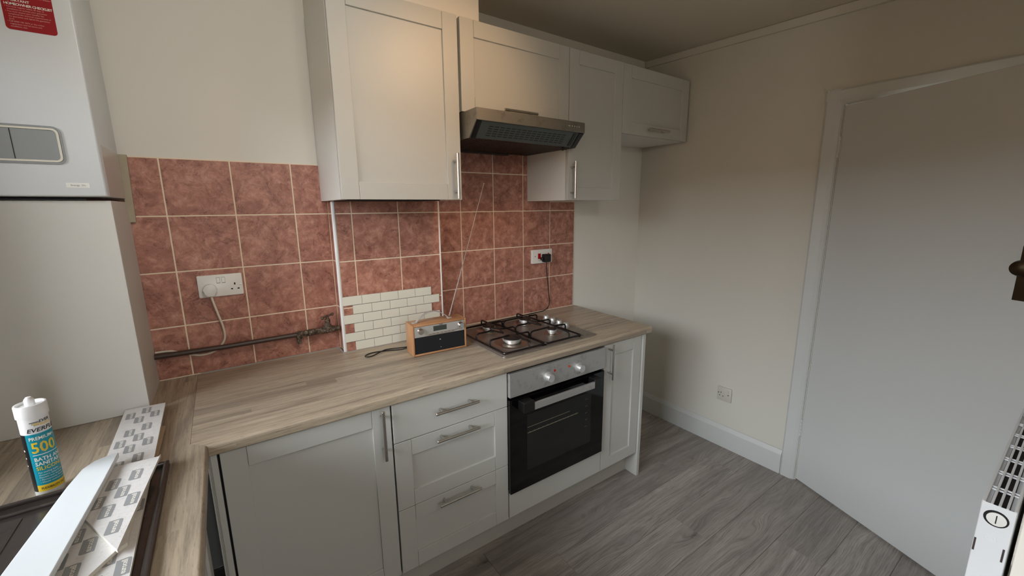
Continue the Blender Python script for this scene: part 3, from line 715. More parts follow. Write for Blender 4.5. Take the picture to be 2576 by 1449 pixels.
# ------------------------------------------------------------------ boiler and its boxing
t = thing('boiler', 'white wall hung combi boiler in the corner with a red checklist sticker', 'boiler', (-1.62, -0.13, 1.61))
BX0, BX1, BYF = -1.84, -1.4200, -0.2850
bm = new(); box(bm, (BX0, BYF+0.012, 1.6105), (BX1, 0.010, 2.44), 0.004, 2); body = part('casing', bm, M['boiler'], t, smooth=True)
bm = new(); box(bm, (BX0, BYF, 1.6105), (BX1-0.0005, BYF+0.0125, 2.44), 0.005, 3); part('front_cover', bm, M['boiler'], t, smooth=True)
bm = new(); box(bm, (BX1-0.0003, BYF+0.022, 1.612), (BX1+0.0006, 0.005, 1.762)); part('side_tape', bm, M['boiler_side'], t, label='strip of brown tape on the lower side')
FX0, FX1, FZ0, FZ1 = -1.775, -1.4920, 1.6990, 1.8010
def ring(bm, outer, inner, y0, y1):
    n = len(outer); V = {}
    for nm, pp in (('o', outer), ('i', inner)):
        for y in (y0, y1): V[nm, y] = [bm.verts.new((q[0], y, q[1])) for q in pp]
    for j in range(n):
        q = (j+1) % n
        bm.faces.new((V['o', y0][j], V['o', y0][q], V['i', y0][q], V['i', y0][j]))
        bm.faces.new((V['o', y0][j], V['o', y1][j], V['o', y1][q], V['o', y0][q]))
        bm.faces.new((V['i', y0][j], V['i', y0][q], V['i', y1][q], V['i', y1][j]))
        bm.faces.new((V['o', y1][j], V['i', y1][j], V['i', y1][q], V['o', y1][q]))
    bmesh.ops.recalc_face_normals(bm, faces=bm.faces)
bm = new(); ring(bm, rrect(FX0, FX1, FZ0, FZ1, 0.018), rrect(FX0+0.005, FX1-0.005, FZ0+0.005, FZ1-0.005, 0.014), BYF-0.003, BYF+0.001); fl = part('flap_recess', bm, M['boiler_grey'], t)
bm = new(); ring(bm, rrect(FX0+0.0055, FX1-0.0055, FZ0+0.0055, FZ1-0.0055, 0.0135), rrect(FX0+0.0105, FX1-0.0105, FZ0+0.0105, FZ1-0.0105, 0.010), BYF-0.0038, BYF+0.001); part('flap_rim', bm, M['boiler_rim'], t)
bm = new(); prism(bm, rrect(FX0+0.011, FX1-0.011, FZ0+0.011, FZ1-0.011, 0.009), 'y', BYF-0.0016, BYF+0.0005); fp = part('control_flap', bm, M['boiler_grey'], t, label='grey control flap')
bm = new(); box(bm, (-1.5908, BYF-0.0022, FZ0+0.012), (-1.5890, BYF-0.0010, FZ1-0.012)); part('flap_joint', bm, M['slot'], fp)
bm = new(); prism(bm, rrect(-1.5535, -1.4590, 2.0395, 2.185, 0.008), 'y', BYF-0.0008, BYF+0.0003); st = part('sticker', bm, M['sticker_red'], t, label='dark red checklist sticker with pale print')
bm = new(); yk = BYF-0.0011
def flat(x, z, y): return lambda v: (x+v.x, y, z+v.y)
add_text(bm, text_verts('IMPORTANT', 0.0084, True), flat(-1.5490, 2.1085, yk)); add_text(bm, text_verts('HOMEOWNER CHECKLIST', 0.0084, True, spacing=0.84), flat(-1.5490, 2.0992, yk))
part('sticker_heading', bm, M['print_white'], st)
bm = new()
for i, (dx, s) in enumerate(((0, '\u2022 You must register within 30 days of'), (0.004, 'installation to activate your guarantee'), (0, '\u2022 You must ensure your installer has'), (0.004, 'completed the technical requirements of'), (0.004, 'the guarantee and signed the guarantee'), (0.004, 'form'), (0, '\u2022 Call 0330 100 3474 or the online'), (0.004, 'registration and full terms and'), (0.004, 'conditions, visit'))):
    add_text(bm, text_verts(s, 0.0047), flat(-1.5485+dx, 2.0935-i*0.0059, yk))
for i in range(6): add_text(bm, text_verts(('and complete this card with your installer', 'before the warranty can be activated', 'keep it with the appliance at all times', 'Benchmark commissioning checklist', 'must be filled in and kept', 'by the homeowner')[i], 0.0047), flat(-1.5400, 2.1230+i*0.0062, yk))
part('sticker_print', bm, M['print_pink'], st)
bm = new(); box(bm, (-1.5040, BYF-0.0006, 1.6355), (-1.4555, BYF+0.0004, 1.6490)); lb = part('name_label', bm, M['white_plastic'], t)
bm = new(); add_text(bm, text_verts('Energy, 25c', 0.0068), flat(-1.4945, 1.6400, BYF-0.0009)); part('label_print', bm, M['print_grey'], lb)
bm = new(); box(bm, (BX0, -0.258, 0.9105), (-1.4200, -0.242, 1.5990), 0.001); box(bm, (-1.4350, -0.242, 0.9105), (-1.4200, 0.024, 1.5990), 0.001); box(bm, (BX0, -0.242, 1.585), (-1.4350, 0.024, 1.5985))
tag(link_mesh('pipe_boxing', bm, M['housing']), 'tall plain off white boxing panel under the boiler, standing on the worktop', 'boxing')

# ------------------------------------------------------------------ metro tile sheet
t = thing('tile_sheet', 'stuck on sheet of cream subway tiles behind the radio', 'tile sheet', (-0.5, YB, 0.916))
MW, MH, MP = 0.0855, 0.0408, 0.0434
bm = new()
for i in range(6):
    x0 = -0.7390+(0.0433 if i % 2 else 0); z0 = 1.1735-(i+1)*MP+0.0013
    box(bm, (x0, YB-0.0028, z0-0.0006), (x0+5*0.0872, YB-0.0004, z0+MH+0.0012))
part('sheet_backing', bm, M['metro_grout'], t)
q = new(); box(q, (0, 0, 0), (MW, 0.0026, MH), 0.0010, 2); me = bpy.data.meshes.new('tile'); q.to_mesh(me); q.free(); me.materials.append(M['metro'])
for i in range(6):
    for j in range(5):
        x0 = -0.7385+(0.0433 if i % 2 else 0)+j*0.0872; z0 = 1.1735-(i+1)*MP+0.0018
        o = bpy.data.objects.new('tile', me); C.objects.link(o); o.parent = t; o.location = Vector((x0, YB-0.0046, z0))-ORG[t.name]

# ------------------------------------------------------------------ double socket with white plug and flex
def pin_holes(bm, cx, cz, y):
    box(bm, (cx-0.0024, y-0.0004, cz+0.0060), (cx+0.0024, y+0.0005, cz+0.0150))
    for s in (-1, 1): box(bm, (cx+s*0.0112-0.0036, y-0.0004, cz-0.0125), (cx+s*0.0112+0.0036, y+0.0005, cz-0.0075))
SX0, SX1, SZ0, SZ1 = -1.2560, -1.1060, 1.2240, 1.3125; SY = YT-0.0105
t = thing('double_socket', 'white double wall socket on the pink tiles with a white plug in it', 'socket', (-1.18, YT, 1.268))
bm = new(); prism(bm, rrect(SX0, SX1, SZ0, SZ1, 0.004), 'y', SY, YT-0.0003, 0.0012, 2); pl = part('face_plate', bm, M['white_plastic'], t, smooth=True)
bm = new(); pin_holes(bm, -1.1335, 1.2600, SY); part('pin_holes', bm, M['slot'], pl)
for sx in (-1.1875, -1.1700):
    bm = new(); prism(bm, [(SY-0.0002, 1.2790), (SY-0.0030, 1.2800), (SY-0.0012, 1.3000), (SY-0.0002, 1.3010)], 'x', sx-0.0052, sx+0.0052); part('rocker', bm, M['white_plastic'], pl)
    bm = new(); box(bm, (sx-0.0060, SY-0.0003, 1.2775), (sx+0.0060, SY+0.0002, 1.3020)); part('rocker_surround', bm, M['print_grey'], pl)
bm = new(); lathe(bm, [(0.003, 0), (0.003, 0.0008), (0, 0.001)], (-1.1140, SY, 1.2660), '-y', 12); part('fixing_screw', bm, M['steel'], pl)
t = thing('white_plug', 'white mains plug with a white flex curling down behind the gas pipe', 'plug', (-1.219, SY, 1.262))
bm = new(); prism(bm, [(-1.2420, 1.2570), (-1.2380, 1.2680), (-1.2300, 1.2770), (-1.2180, 1.2800), (-1.2050, 1.2780), (-1.1980, 1.2690), (-1.1955, 1.2570), (-1.2010, 1.2380), (-1.2090, 1.2300), (-1.2270, 1.2300), (-1.2350, 1.2380)], 'y', SY-0.030, SY-0.0120, 0.003, 2)
prism(bm, [(-1.2440, 1.2500), (-1.2380, 1.2680), (-1.2180, 1.2790), (-1.1990, 1.2680), (-1.1930, 1.2500), (-1.2020, 1.2350), (-1.2340, 1.2350)], 'y', SY-0.0140, SY-0.0005, 0.002, 1)
part('plug_body', bm, M['white_plastic'], t, smooth=True)
pts = [(-1.2165, SY-0.018, 1.2330), (-1.2140, SY-0.019, 1.2100), (-1.2030, SY-0.014, 1.1500), (-1.1930, SY-0.008, 1.0950), (-1.1950, YT-0.006, 1.0400), (-1.2280, YT-0.0055, 1.0000), (-1.2800, YT-0.0055, 0.9905), (-1.3300, YT-0.0055, 1.0080), (-1.3700, YT-0.0055, 1.0260), (-1.4180, YT-0.0055, 1.0290)]
bm = new(); tube(bm, smooth_path(pts, 6), 0.0042, 8); part('flex', bm, M['cord_white'], t, smooth=True)

# ------------------------------------------------------------------ gas pipe and tap
t = thing('gas_pipe', 'dark old gas pipe with a corroded brass tap running along the foot of the tiles', 'pipe', (-1.1, 0.0, 1.01))
PY = YT-0.030
bm = new(); tube(bm, [(-1.4190, PY+0.004, 1.0180), (-1.2, PY, 1.0150), (-0.918, PY-0.003, 1.0175)], 0.0105, 14); part('pipe', bm, M['pipe'], t, smooth=True)
bm = new(); lathe(bm, [(0.010, 0), (0.0145, 0.002), (0.0145, 0.014), (0.0115, 0.016), (0.0115, 0.020), (0.0155, 0.022), (0.0155, 0.034), (0.0125, 0.036)], (-0.9200, PY-0.003, 1.0180), 'x', 6); part('union_nut', bm, M['corroded'], t)
bm = new(); box(bm, (-0.9310, PY-0.016, 0.995), (-0.9160, PY+0.012, 1.030), 0.003); box(bm, (-0.9305, PY-0.013, 0.9735), (-0.9150, PY+0.003, 0.996), 0.003, 2); box(bm, (-0.9120, PY+0.001, 0.990), (-0.9060, YT-0.0005, 1.012)); part('bonding_clamp', bm, M['corroded'], t)
bm = new(); lathe(bm, [(0.0125, 0), (0.0150, 0.002), (0.0150, 0.040), (0.0125, 0.044), (0.0125, 0.052), (0.0160, 0.060), (0.0165, 0.082), (0.0130, 0.090), (0.0150, 0.094), (0.0150, 0.112), (0.0110, 0.115), (0.0110, 0.1345)], (-0.8845, PY-0.003, 1.0185), 'x', 14); part('valve_body', bm, M['corroded'], t, smooth=True)
bm = new(); lathe(bm, [(0.0175, 0.008), (0.0175, 0.020), (0.0145, 0.024), (0.0125, 0.036), (0.0100, 0.038), (0.0115, 0.040), (0.0115, 0.052), (0.0060, 0.055), (0.0060, 0.063)], (-0.7985, PY-0.004, 1.0165), 'z', 12); part('bonnet', bm, M['corroded'], t, smooth=True)
bm = new(); hz = 1.0825
tube(bm, [(-0.8190, PY-0.014, hz-0.003), (-0.8120, PY-0.010, hz-0.001), (-0.8000, PY-0.004, hz), (-0.7880, PY+0.001, hz+0.002), (-0.7760, PY+0.005, hz+0.0035)], [0.0045, 0.0040, 0.0065, 0.0042, 0.0045], 10)
for c in ((-0.8215, PY-0.015, hz-0.0035), (-0.7735, PY+0.006, hz+0.004)): bmesh.ops.create_uvsphere(bm, u_segments=12, v_segments=8, radius=0.0072, matrix=Matrix.Translation(c))
part('tap_handle', bm, M['corroded'], t, smooth=True)

# ------------------------------------------------------------------ cooker switch, black plug and lead
t = thing('cooker_switch', 'white cooker switch plate with red rockers on the tiles behind the hob', 'switch', (0.47, 0, 1.267))
bm = new(); prism(bm, rrect(0.3925, 0.5505, 1.2245, 1.3100, 0.004), 'y', -0.0160, -0.0003, 0.0015, 2); pl = part('face_plate', bm, M['white_plastic'], t, smooth=True)
bm = new(); box(bm, (0.4365, -0.0185, 1.2520), (0.4585, -0.0155, 1.2860), 0.001); part('cooker_rocker', bm, M['red'], pl, label='large red rocker')
bm = new(); box(bm, (0.5160, -0.0180, 1.2650), (0.5260, -0.0155, 1.2860), 0.001); part('socket_rocker', bm, M['red'], pl, label='small red rocker')
for sx in (0.4155, 0.5400):
    bm = new(); lathe(bm, [(0.003, 0), (0.003, 0.0006), (0, 0.0008)], (sx, -0.0160, 1.2690), '-y', 12); part('fixing_screw', bm, M['slot'], pl)
bm = new(); box(bm, (0.4400, -0.0163, 1.2420), (0.4560, -0.0159, 1.2440)); part('marking', bm, M['print_grey'], pl)
t = thing('black_plug_adaptor', 'black power plug in the cooker switch with a thin black lead trailing behind the hob', 'plug', (0.49, -0.016, 1.25))
bm = new(); prism(bm, rrect(0.4640, 0.5140, 1.2320, 1.2820, 0.007), 'y', -0.052, -0.0185, 0.004, 2); box(bm, (0.4500, -0.042, 1.2440), (0.4660, -0.020, 1.2620), 0.003); part('plug_body', bm, M['black_plastic'], t, smooth=True)
pts = [(0.4900, -0.036, 1.233), (0.4910, -0.034, 1.205), (0.5090, -0.018, 1.150), (0.5240, -0.010, 1.085), (0.5330, -0.008, 1.020), (0.5400, -0.007, 0.970), (0.5300, -0.008, 0.935), (0.4900, -0.012, 0.9150), (0.4200, -0.020, 0.9145), (0.30, -0.030, 0.9140), (0.16, -0.034, 0.9140), (0.02, -0.040, 0.9140), (-0.10, -0.050, 0.9140), (-0.17, -0.062, 0.9140), (-0.215, -0.075, 0.9140)]
bm = new(); tube(bm, smooth_path(pts, 6), 0.0026, 7); part('lead', bm, M['cord_black'], t, smooth=True)

# ------------------------------------------------------------------ wall socket by the skirting
t = thing('single_socket', 'aged single wall socket low on the right wall above the skirting', 'socket', (XW, -0.745, 0.36))
bm = new(); prism(bm, rrect(-0.7915, -0.6995, 0.3150, 0.4075, 0.004), 'x', XW-0.009, XW-0.0003, 0.0012, 2); pl = part('face_plate', bm, M['off_white_plastic'], t, smooth=True)
bm = new()
for cy, cz, hy, hz in ((-0.7250, 0.3690, 0.002, 0.0045), (-0.7170, 0.3480, 0.0036, 0.0022), (-0.7390, 0.3470, 0.0036, 0.0022), (-0.7085, 0.3650, 0.0030, 0.0030), (-0.7720, 0.3630, 0.0030, 0.0035)): box(bm, (XW-0.0094, cy-hy, cz-hz), (XW-0.0085, cy+hy, cz+hz))
part('pin_holes', bm, M['slot'], pl)
bm = new(); box(bm, (XW-0.0120, -0.7750, 0.3740), (XW-0.0085, -0.7640, 0.3960), 0.001); part('rocker', bm, M['off_white_plastic'], pl)

# ------------------------------------------------------------------ radio
RA = R(-2.883)
t = thing('radio', 'retro wooden radio with silver dial panel, carry handle and raised aerial on the worktop', 'radio', (-0.5123, -0.317, TOPZ), RA)
RW, RD, RH = 0.263, 0.094, 0.1460
bm = new()
box(bm, (0, 0, 0.002), (0.0085, RD, RH), 0.002, 2); box(bm, (RW-0.0085, 0, 0.002), (RW, RD, RH), 0.002, 2); box(bm, (0.0075, 0, 0.002), (RW-0.0075, RD, 0.0105), 0.002, 2)
box(bm, (0.0075, 0, RH-0.0085), (RW-0.0075, RD, RH), 0.002, 2); box(bm, (0.0075, 0.004, 0.009), (RW-0.0075, RD-0.002, RH-0.007))
part('cabinet', bm, M['veneer'], t, True, True)
bm = new()
for fx in (0.02, RW-0.02):
    for fy in (0.015, RD-0.015): lathe(bm, [(0.006, 0), (0.006, 0.0025)], (fx, fy, 0.0), 'z', 10)
part('feet', bm, M['black_plastic'], t, True)
bm = new(); box(bm, (0.0090, 0.0015, 0.0880), (RW-0.0090, 0.005, RH-0.0092), 0.0005); pn = part('dial_panel', bm, M['alu'], t, True)
bm = new(); prism(bm, [(0.055, 0.0900), (0.090, 0.0990), (0.200, 0.0990), (0.225, 0.1040), (0.232, 0.1010), (0.205, 0.0915), (0.190, 0.0890)], 'y', 0.0008, 0.0018); part('button_ledge', bm, M['chrome'], pn, True)
bm = new(); box(bm, (0.0990, 0.0008, 0.1070), (0.1640, 0.003, 0.1300)); part('display', bm, M['display'], pn, True, label='dark grey display window')
for kx, kz in ((0.0372, 0.1165), (0.2330, 0.1175)):
    bm = new(); lathe(bm, [(0.0140, 0), (0.0140, 0.004), (0.0125, 0.006), (0.0120, 0.015), (0.0105, 0.017), (0, 0.017)], (kx, 0.0015, kz), '-y', 28); part('tuning_knob', bm, M['chrome'], pn, True, True)
bm = new(); box(bm, (0.1280, 0.0009, 0.1325), (0.1450, 0.0016, 0.1350)); box(bm, (0.0260, 0.0009, 0.1335), (0.0420, 0.0016, 0.1345)); box(bm, (0.2240, 0.0009, 0.1335), (0.2420, 0.0016, 0.1345)); box(bm, (0.2240, 0.0009, 0.0960), (0.2440, 0.0016, 0.0970))
for q in range(7): box(bm, (0.075+q*0.019, 0.0004, 0.0938+q*0.0003), (0.087+q*0.019, 0.0010, 0.0950+q*0.0003))
part('panel_print', bm, M['print_black'], pn, True)
bm = new(); box(bm, (0.0090, 0.0020, 0.0100), (RW-0.0090, 0.005, 0.0875), 0.001); sp = part('speaker_grille', bm, M['speaker'], t, True)
bm = new(); box(bm, (0.1270, 0.0016, 0.0620), (0.1330, 0.0022, 0.0650)); box(bm, (0.1310, 0.0016, 0.0250), (0.1340, 0.0022, 0.0270)); part('paint_specks', bm, M['print_white'], sp, True)
bm = new(); hp = []
for q in range(17):
    a = q/16; x = 0.032+a*0.158; z = RH+0.0015+0.043*(math.sin(math.pi*a))**0.8; hp.append((x, RD*0.45, z))
vs = []
for i, p in enumerate(hp):
    d = Vector(hp[min(i+1, 16)])-Vector(hp[max(i-1, 0)]); d.normalize(); nn = Vector((-d.z, 0, d.x)); wd = 0.0085
    vs.append([bm.verts.new(Vector(p)+Vector((0, sy*wd, 0))+nn*sn*0.0018) for sy, sn in ((-1, -1), (1, -1), (1, 1), (-1, 1))])
for a, b in zip(vs, vs[1:]):
    for j in range(4): bm.faces.new((a[j], a[(j+1) % 4], b[(j+1) % 4], b[j]))
bm.faces.new(vs[0][::-1]); bm.faces.new(vs[-1]); bmesh.ops.recalc_face_normals(bm, faces=bm.faces)
for x in (0.026, 0.196): box(bm, (x-0.012, RD*0.45-0.010, RH), (x+0.012, RD*0.45+0.010, RH+0.004), 0.0015)
part('carry_handle', bm, M['alu'], t, True, True, label='curved silver carry handle')
bm = new(); loc = Matrix.Rotation(-RA, 4, 'Z') @ Matrix.Translation((0.5123, 0.317, -TOPZ))
p0 = loc @ Vector((-0.2920, -0.2440, 1.0570)); p1 = loc @ Vector((-0.0552, -0.20, 1.6853))
tube(bm, [p0, p0+(p1-p0)*0.18], 0.0032, 8); tube(bm, [p0+(p1-p0)*0.18, p0+(p1-p0)*0.36], 0.0027, 8); tube(bm, [p0+(p1-p0)*0.36, p0+(p1-p0)*0.60], 0.0021, 8); tube(bm, [p0+(p1-p0)*0.60, p1], 0.0015, 8)
bmesh.ops.create_uvsphere(bm, u_segments=10, v_segments=8, radius=0.0038, matrix=Matrix.Translation(p1)); bmesh.ops.create_uvsphere(bm, u_segments=10, v_segments=8, radius=0.0055, matrix=Matrix.Translation(p0))
part('aerial', bm, M['chrome'], t, True, True, label='extended telescopic aerial')
bm = new()
wp = [(-0.490, -0.215, 0.930), (-0.520, -0.190, 0.9150), (-0.575, -0.165, 0.9140), (-0.640, -0.150, 0.9138), (-0.680, -0.165, 0.9138), (-0.6850, -0.190, 0.9138), (-0.655, -0.190, 0.9138), (-0.600, -0.160, 0.9170), (-0.560, -0.150, 0.9150), (-0.500, -0.165, 0.9138), (-0.42, -0.175, 0.9138)]
tube(bm, smooth_path([loc @ Vector(q) for q in wp], 6), 0.0026, 7); part('power_lead', bm, M['cord_black'], t, True, True)

# ------------------------------------------------------------------ hob
t = thing('gas_hob', 'stainless steel four burner gas hob set in the worktop', 'hob', (0.095, -0.33, TOPZ))
bm = new(); prism(bm, rrect(-0.1970, 0.3885, -0.5720, -0.0900, 0.014), 'z', TOPZ+0.0002, TOPZ+0.0065, 0.002, 2); part('hob_plate', bm, M['hob_steel'], t, smooth=True)
bm = new(); ring_pts = rrect(-0.1860, 0.3100, -0.5600, -0.0980, 0.012)
tube(bm, [(q[0], q[1], TOPZ+0.0066) for q in ring_pts], 0.0016, 6, closed=True); part('hob_rim', bm, M['hob_steel'], t, smooth=True)
for bx, by, br in ((-0.045, -0.420, 0.047), (-0.030, -0.178, 0.034), (0.212, -0.182, 0.034), (0.205, -0.425, 0.024)):
    z0 = TOPZ+0.0066
    bm = new(); lathe(bm, [(br*1.95, 0), (br*1.88, 0.0022), (br*1.70, 0.0024), (br*1.45, 0.0010), (br*1.15, 0.0040), (br*0.8, 0.0050)], (bx, by, z0), 'z', 40); bp_ = part('burner_dish', bm, M['dish_steel'], t, smooth=True)
    bm = new(); lathe(bm, [(br*0.80, 0.004), (br*0.80, 0.011), (br*0.98, 0.0125), (br*1.0, 0.022), (br*0.97, 0.0235)], (bx, by, z0), 'z', 36)
    nn = int(br*900)
    for q in range(nn):
        a = 2*math.pi*q/nn; tube(bm, [(bx+br*0.96*math.cos(a), by+br*0.96*math.sin(a), z0+0.0215), (bx+br*1.03*math.cos(a), by+br*1.03*math.sin(a), z0+0.0215)], 0.0014, 5)
    part('burner_crown', bm, M['alu'], bp_, smooth=True, label='pale aluminium burner crown')
    bm = new(); lathe(bm, [(br*0.97, 0.0236), (br*1.0, 0.0250), (br*1.0, 0.0275), (br*0.92, 0.0295), (br*0.5, 0.0300), (0, 0.0300)], (bx, by, z0), 'z', 36); part('burner_cap', bm, M['black_cap'], bp_, smooth=True)
GZ = TOPZ+0.017; PZ = TOPZ+0.047
def peg(bm, base, tip):
    b = Vector(base); tt = Vector(tip); d = (tt-b); d.z = 0
    path = [b, b+Vector((0, 0, PZ-GZ-0.010)), b+d*0.06+Vector((0, 0, PZ-GZ-0.002)), b+d*0.16+Vector((0, 0, PZ-GZ)), Vector((tt.x, tt.y, PZ))]
    tube(bm, path, 0.0045, 8)
for gx0, gx1, fb, bb in ((-0.182, 0.049, (-0.045, -0.420), (-0.030, -0.178)), (0.056, 0.288, (0.205, -0.425), (0.212, -0.182))):
    bm = new(); tube(bm, [(q[0], q[1], GZ) for q in rrect(gx0, gx1, -0.556, -0.102, 0.008, 3)], 0.0045, 8, closed=True)
    for fx, fy in ((gx0+0.004, -0.548), (gx1-0.004, -0.548), (gx0+0.004, -0.110), (gx1-0.004, -0.110)): lathe(bm, [(0.005, 0), (0.005, 0.010)], (fx, fy, TOPZ+0.0066), 'z', 8)
    grid = part('pan_support', bm, M['black_enamel'], t, smooth=True)
    bm = new()
    for (cx, cy), back in ((fb, False), (bb, True)):
        s = 0.022
        peg(bm, (gx0, cy-0.012, GZ), (cx-s, cy-0.004, 0)); peg(bm, (gx1, cy-0.012, GZ), (cx+s, cy-0.004, 0))
        peg(bm, (cx, -0.102 if back else -0.556, GZ), (cx, cy+(s if back else -s), 0))
    for gx, ty in ((gx0, -0.308), (gx1, -0.312)):
        b = Vector((gx, ty, GZ)); cxm = (gx0+gx1)/2
        tube(bm, [b, b+Vector((0, 0, 0.020)), b+Vector(((cxm-gx)*0.12, 0, 0.030)), b+Vector(((cxm-gx)*0.55, 0.004, 0.028)), b+Vector(((cxm-gx)*0.80, 0.010, 0.030)), b+Vector(((cxm-gx)*1.0, 0.060, 0.030))], 0.0045, 8)
        tube(bm, [b+Vector(((cxm-gx)*0.80, 0.010, 0.030)), b+Vector(((cxm-gx)*1.0, -0.060, 0.030))], 0.0045, 8)
    part('pan_fingers', bm, M['black_enamel'], grid, smooth=True)
for kx, ky in ((0.3640, -0.195), (0.3590, -0.258), (0.3560, -0.318), (0.3500, -0.380)):
    bm = new(); lathe(bm, [(0.021, 0), (0.021, 0.004), (0.0165, 0.006), (0.0155, 0.022), (0.014, 0.024), (0, 0.024)], (kx-0.006, ky, TOPZ+0.0066), 'z', 24)
    box(bm, (kx-0.0205, ky-0.0028, TOPZ+0.0300), (kx+0.0085, ky+0.0028, TOPZ+0.0345), 0.001)
    part('hob_knob', bm, M['alu'], t, smooth=True)

# ------------------------------------------------------------------ radiator at the right edge
t = thing('radiator', 'white double panel radiator end with a slotted top grille by the open door', 'radiator', (0.60, -1.972, 0.0))
RX0, RX1, RY0, RY1, RZ0, RZ1 = 0.1985, 0.9850, -1.9990, -1.9455, 0.30, 0.9000
bm = new(); box(bm, (RX0+0.003, RY1-0.012, RZ0), (RX1-0.003, RY1, RZ1-0.008), 0.003, 2); box(bm, (RX0+0.003, RY0, RZ0), (RX1-0.003, RY0+0.012, RZ1-0.008), 0.003, 2); part('panels', bm, M['radiator'], t, smooth=True)
bm = new(); box(bm, (RX0+0.02, RY0+0.013, RZ0+0.02), (RX1-0.02, RY1-0.013, RZ1-0.05)); part('convector_fins', bm, M['radiator_in'], t)
bm = new(); box(bm, (RX0, RY0+0.0008, RZ0), (RX0+0.0028, RY1-0.0008, RZ1-0.0005), 0.001); side = part('end_cover', bm, M['radiator'], t)
bm = new(); lathe(bm, [(0.0195, 0), (0.0195, 0.0006), (0.0, 0.0006)], (RX0, -1.9714, 0.8680), '-x', 24); part('vent_hole', bm, M['black_gap'], side)
bm = new(); lathe(bm, [(0.0150, 0), (0.0155, 0.0030), (0.0130, 0.0036), (0, 0.0036)], (RX0, -1.9722, 0.8680), '-x', 24); part('vent_plug', bm, M['white_plastic'], side, smooth=True)
bm = new(); box(bm, (RX0-0.0042, -1.9728, 0.858), (RX0-0.0034, -1.9710, 0.878)); part('plug_slot', bm, M['black_gap'], side)
bm = new(); lathe(bm, [(0.0100, 0), (0.0098, 0.0009), (0.0086, 0.0009), (0.0083, 0.0002), (0.0052, 0.0002), (0.0049, 0.0010), (0, 0.0010)], (RX0, -1.9698, 0.8161), '-x', 24); part('embossed_roundel', bm, M['radiator'], side, smooth=True)
bm = new()
for cy, cz in ((RY1-0.0032, 0.788), (RY0+0.0067, 0.787)): box(bm, (RX0-0.0004, cy-0.0017, cz-0.0165), (RX0+0.0004, cy+0.0017, cz+0.0165))
part('end_slots', bm, M['radiator_in'], side)
bm = new()
for q in range(5):
    y = RY0+0.0035+q*(RY1-RY0-0.007)/4; box(bm, (RX0+0.0025, y-0.0022, RZ1-0.004), (RX1, y+0.0022, RZ1), 0.0006)
x = RX0+0.084
while x < RX1-0.01:
    for dx in (0, 0.014): box(bm, (x+dx, RY0+0.002, RZ1-0.0045), (x+dx+0.0032, RY1-0.002, RZ1-0.0012))
    x += 0.0995
box(bm, (RX0+0.0028, RY1-0.004, RZ1-0.016), (RX1, RY1, RZ1-0.0005), 0.001); box(bm, (RX0+0.0028, RY0, RZ1-0.016), (RX1, RY0+0.004, RZ1-0.0005), 0.001)
part('top_grille', bm, M['radiator'], t)
bm = new(); tube(bm, [(0.27, -1.972, 0.31), (0.27, -1.972, 0.0)], 0.0075, 10); part('feed_pipe', bm, M['gloss_white'], t); bm = new(); tube(bm, [(0.92, -1.972, 0.31), (0.92, -1.972, 0.0)], 0.0075, 10); part('feed_pipe', bm, M['gloss_white'], t)

# ------------------------------------------------------------------ sink
t = thing('sink', 'dark brown composite sink with a scuffed drainer, half hidden by the boards', 'sink', (-1.57, -1.15, TOPZ))
KX0, KX1, KY0, KY1 = -1.800, -1.3375, -1.66, -0.6840
bm = new()
prism(bm, rrect(KX0, KX1, KY0, KY1, 0.012), 'z', TOPZ+0.0003, TOPZ+0.0050, 0.0015, 2)
def frame(bm, x0, x1, y0, y1, wd, za, zb, bev=0.0025):
    box(bm, (x0, y0, za), (x0+wd, y1, zb), bev, 2); box(bm, (x1-wd, y0, za), (x1, y1, zb), bev, 2); box(bm, (x0+wd-0.002, y0, za), (x1-wd+0.002, y0+wd, zb), bev, 2); box(bm, (x0+wd-0.002, y1-wd, za), (x1-wd+0.002, y1, zb), bev, 2)
frame(bm, KX0+0.001, KX1-0.001, KY0+0.001, KY1-0.001, 0.012, TOPZ+0.004, TOPZ+0.0125)
part('rim', bm, M['sink'], t, smooth=True)
bm = new(); frame(bm, KX0+0.045, KX1-0.040, KY0+0.05, KY1-0.045, 0.010, TOPZ+0.004, TOPZ+0.0095); box(bm, (KX0+0.07, KY0+0.08, TOPZ+0.0045), (KX1-0.245, KY1-0.075, TOPZ+0.0062))
part('drainer', bm, M['sink'], t, smooth=True)

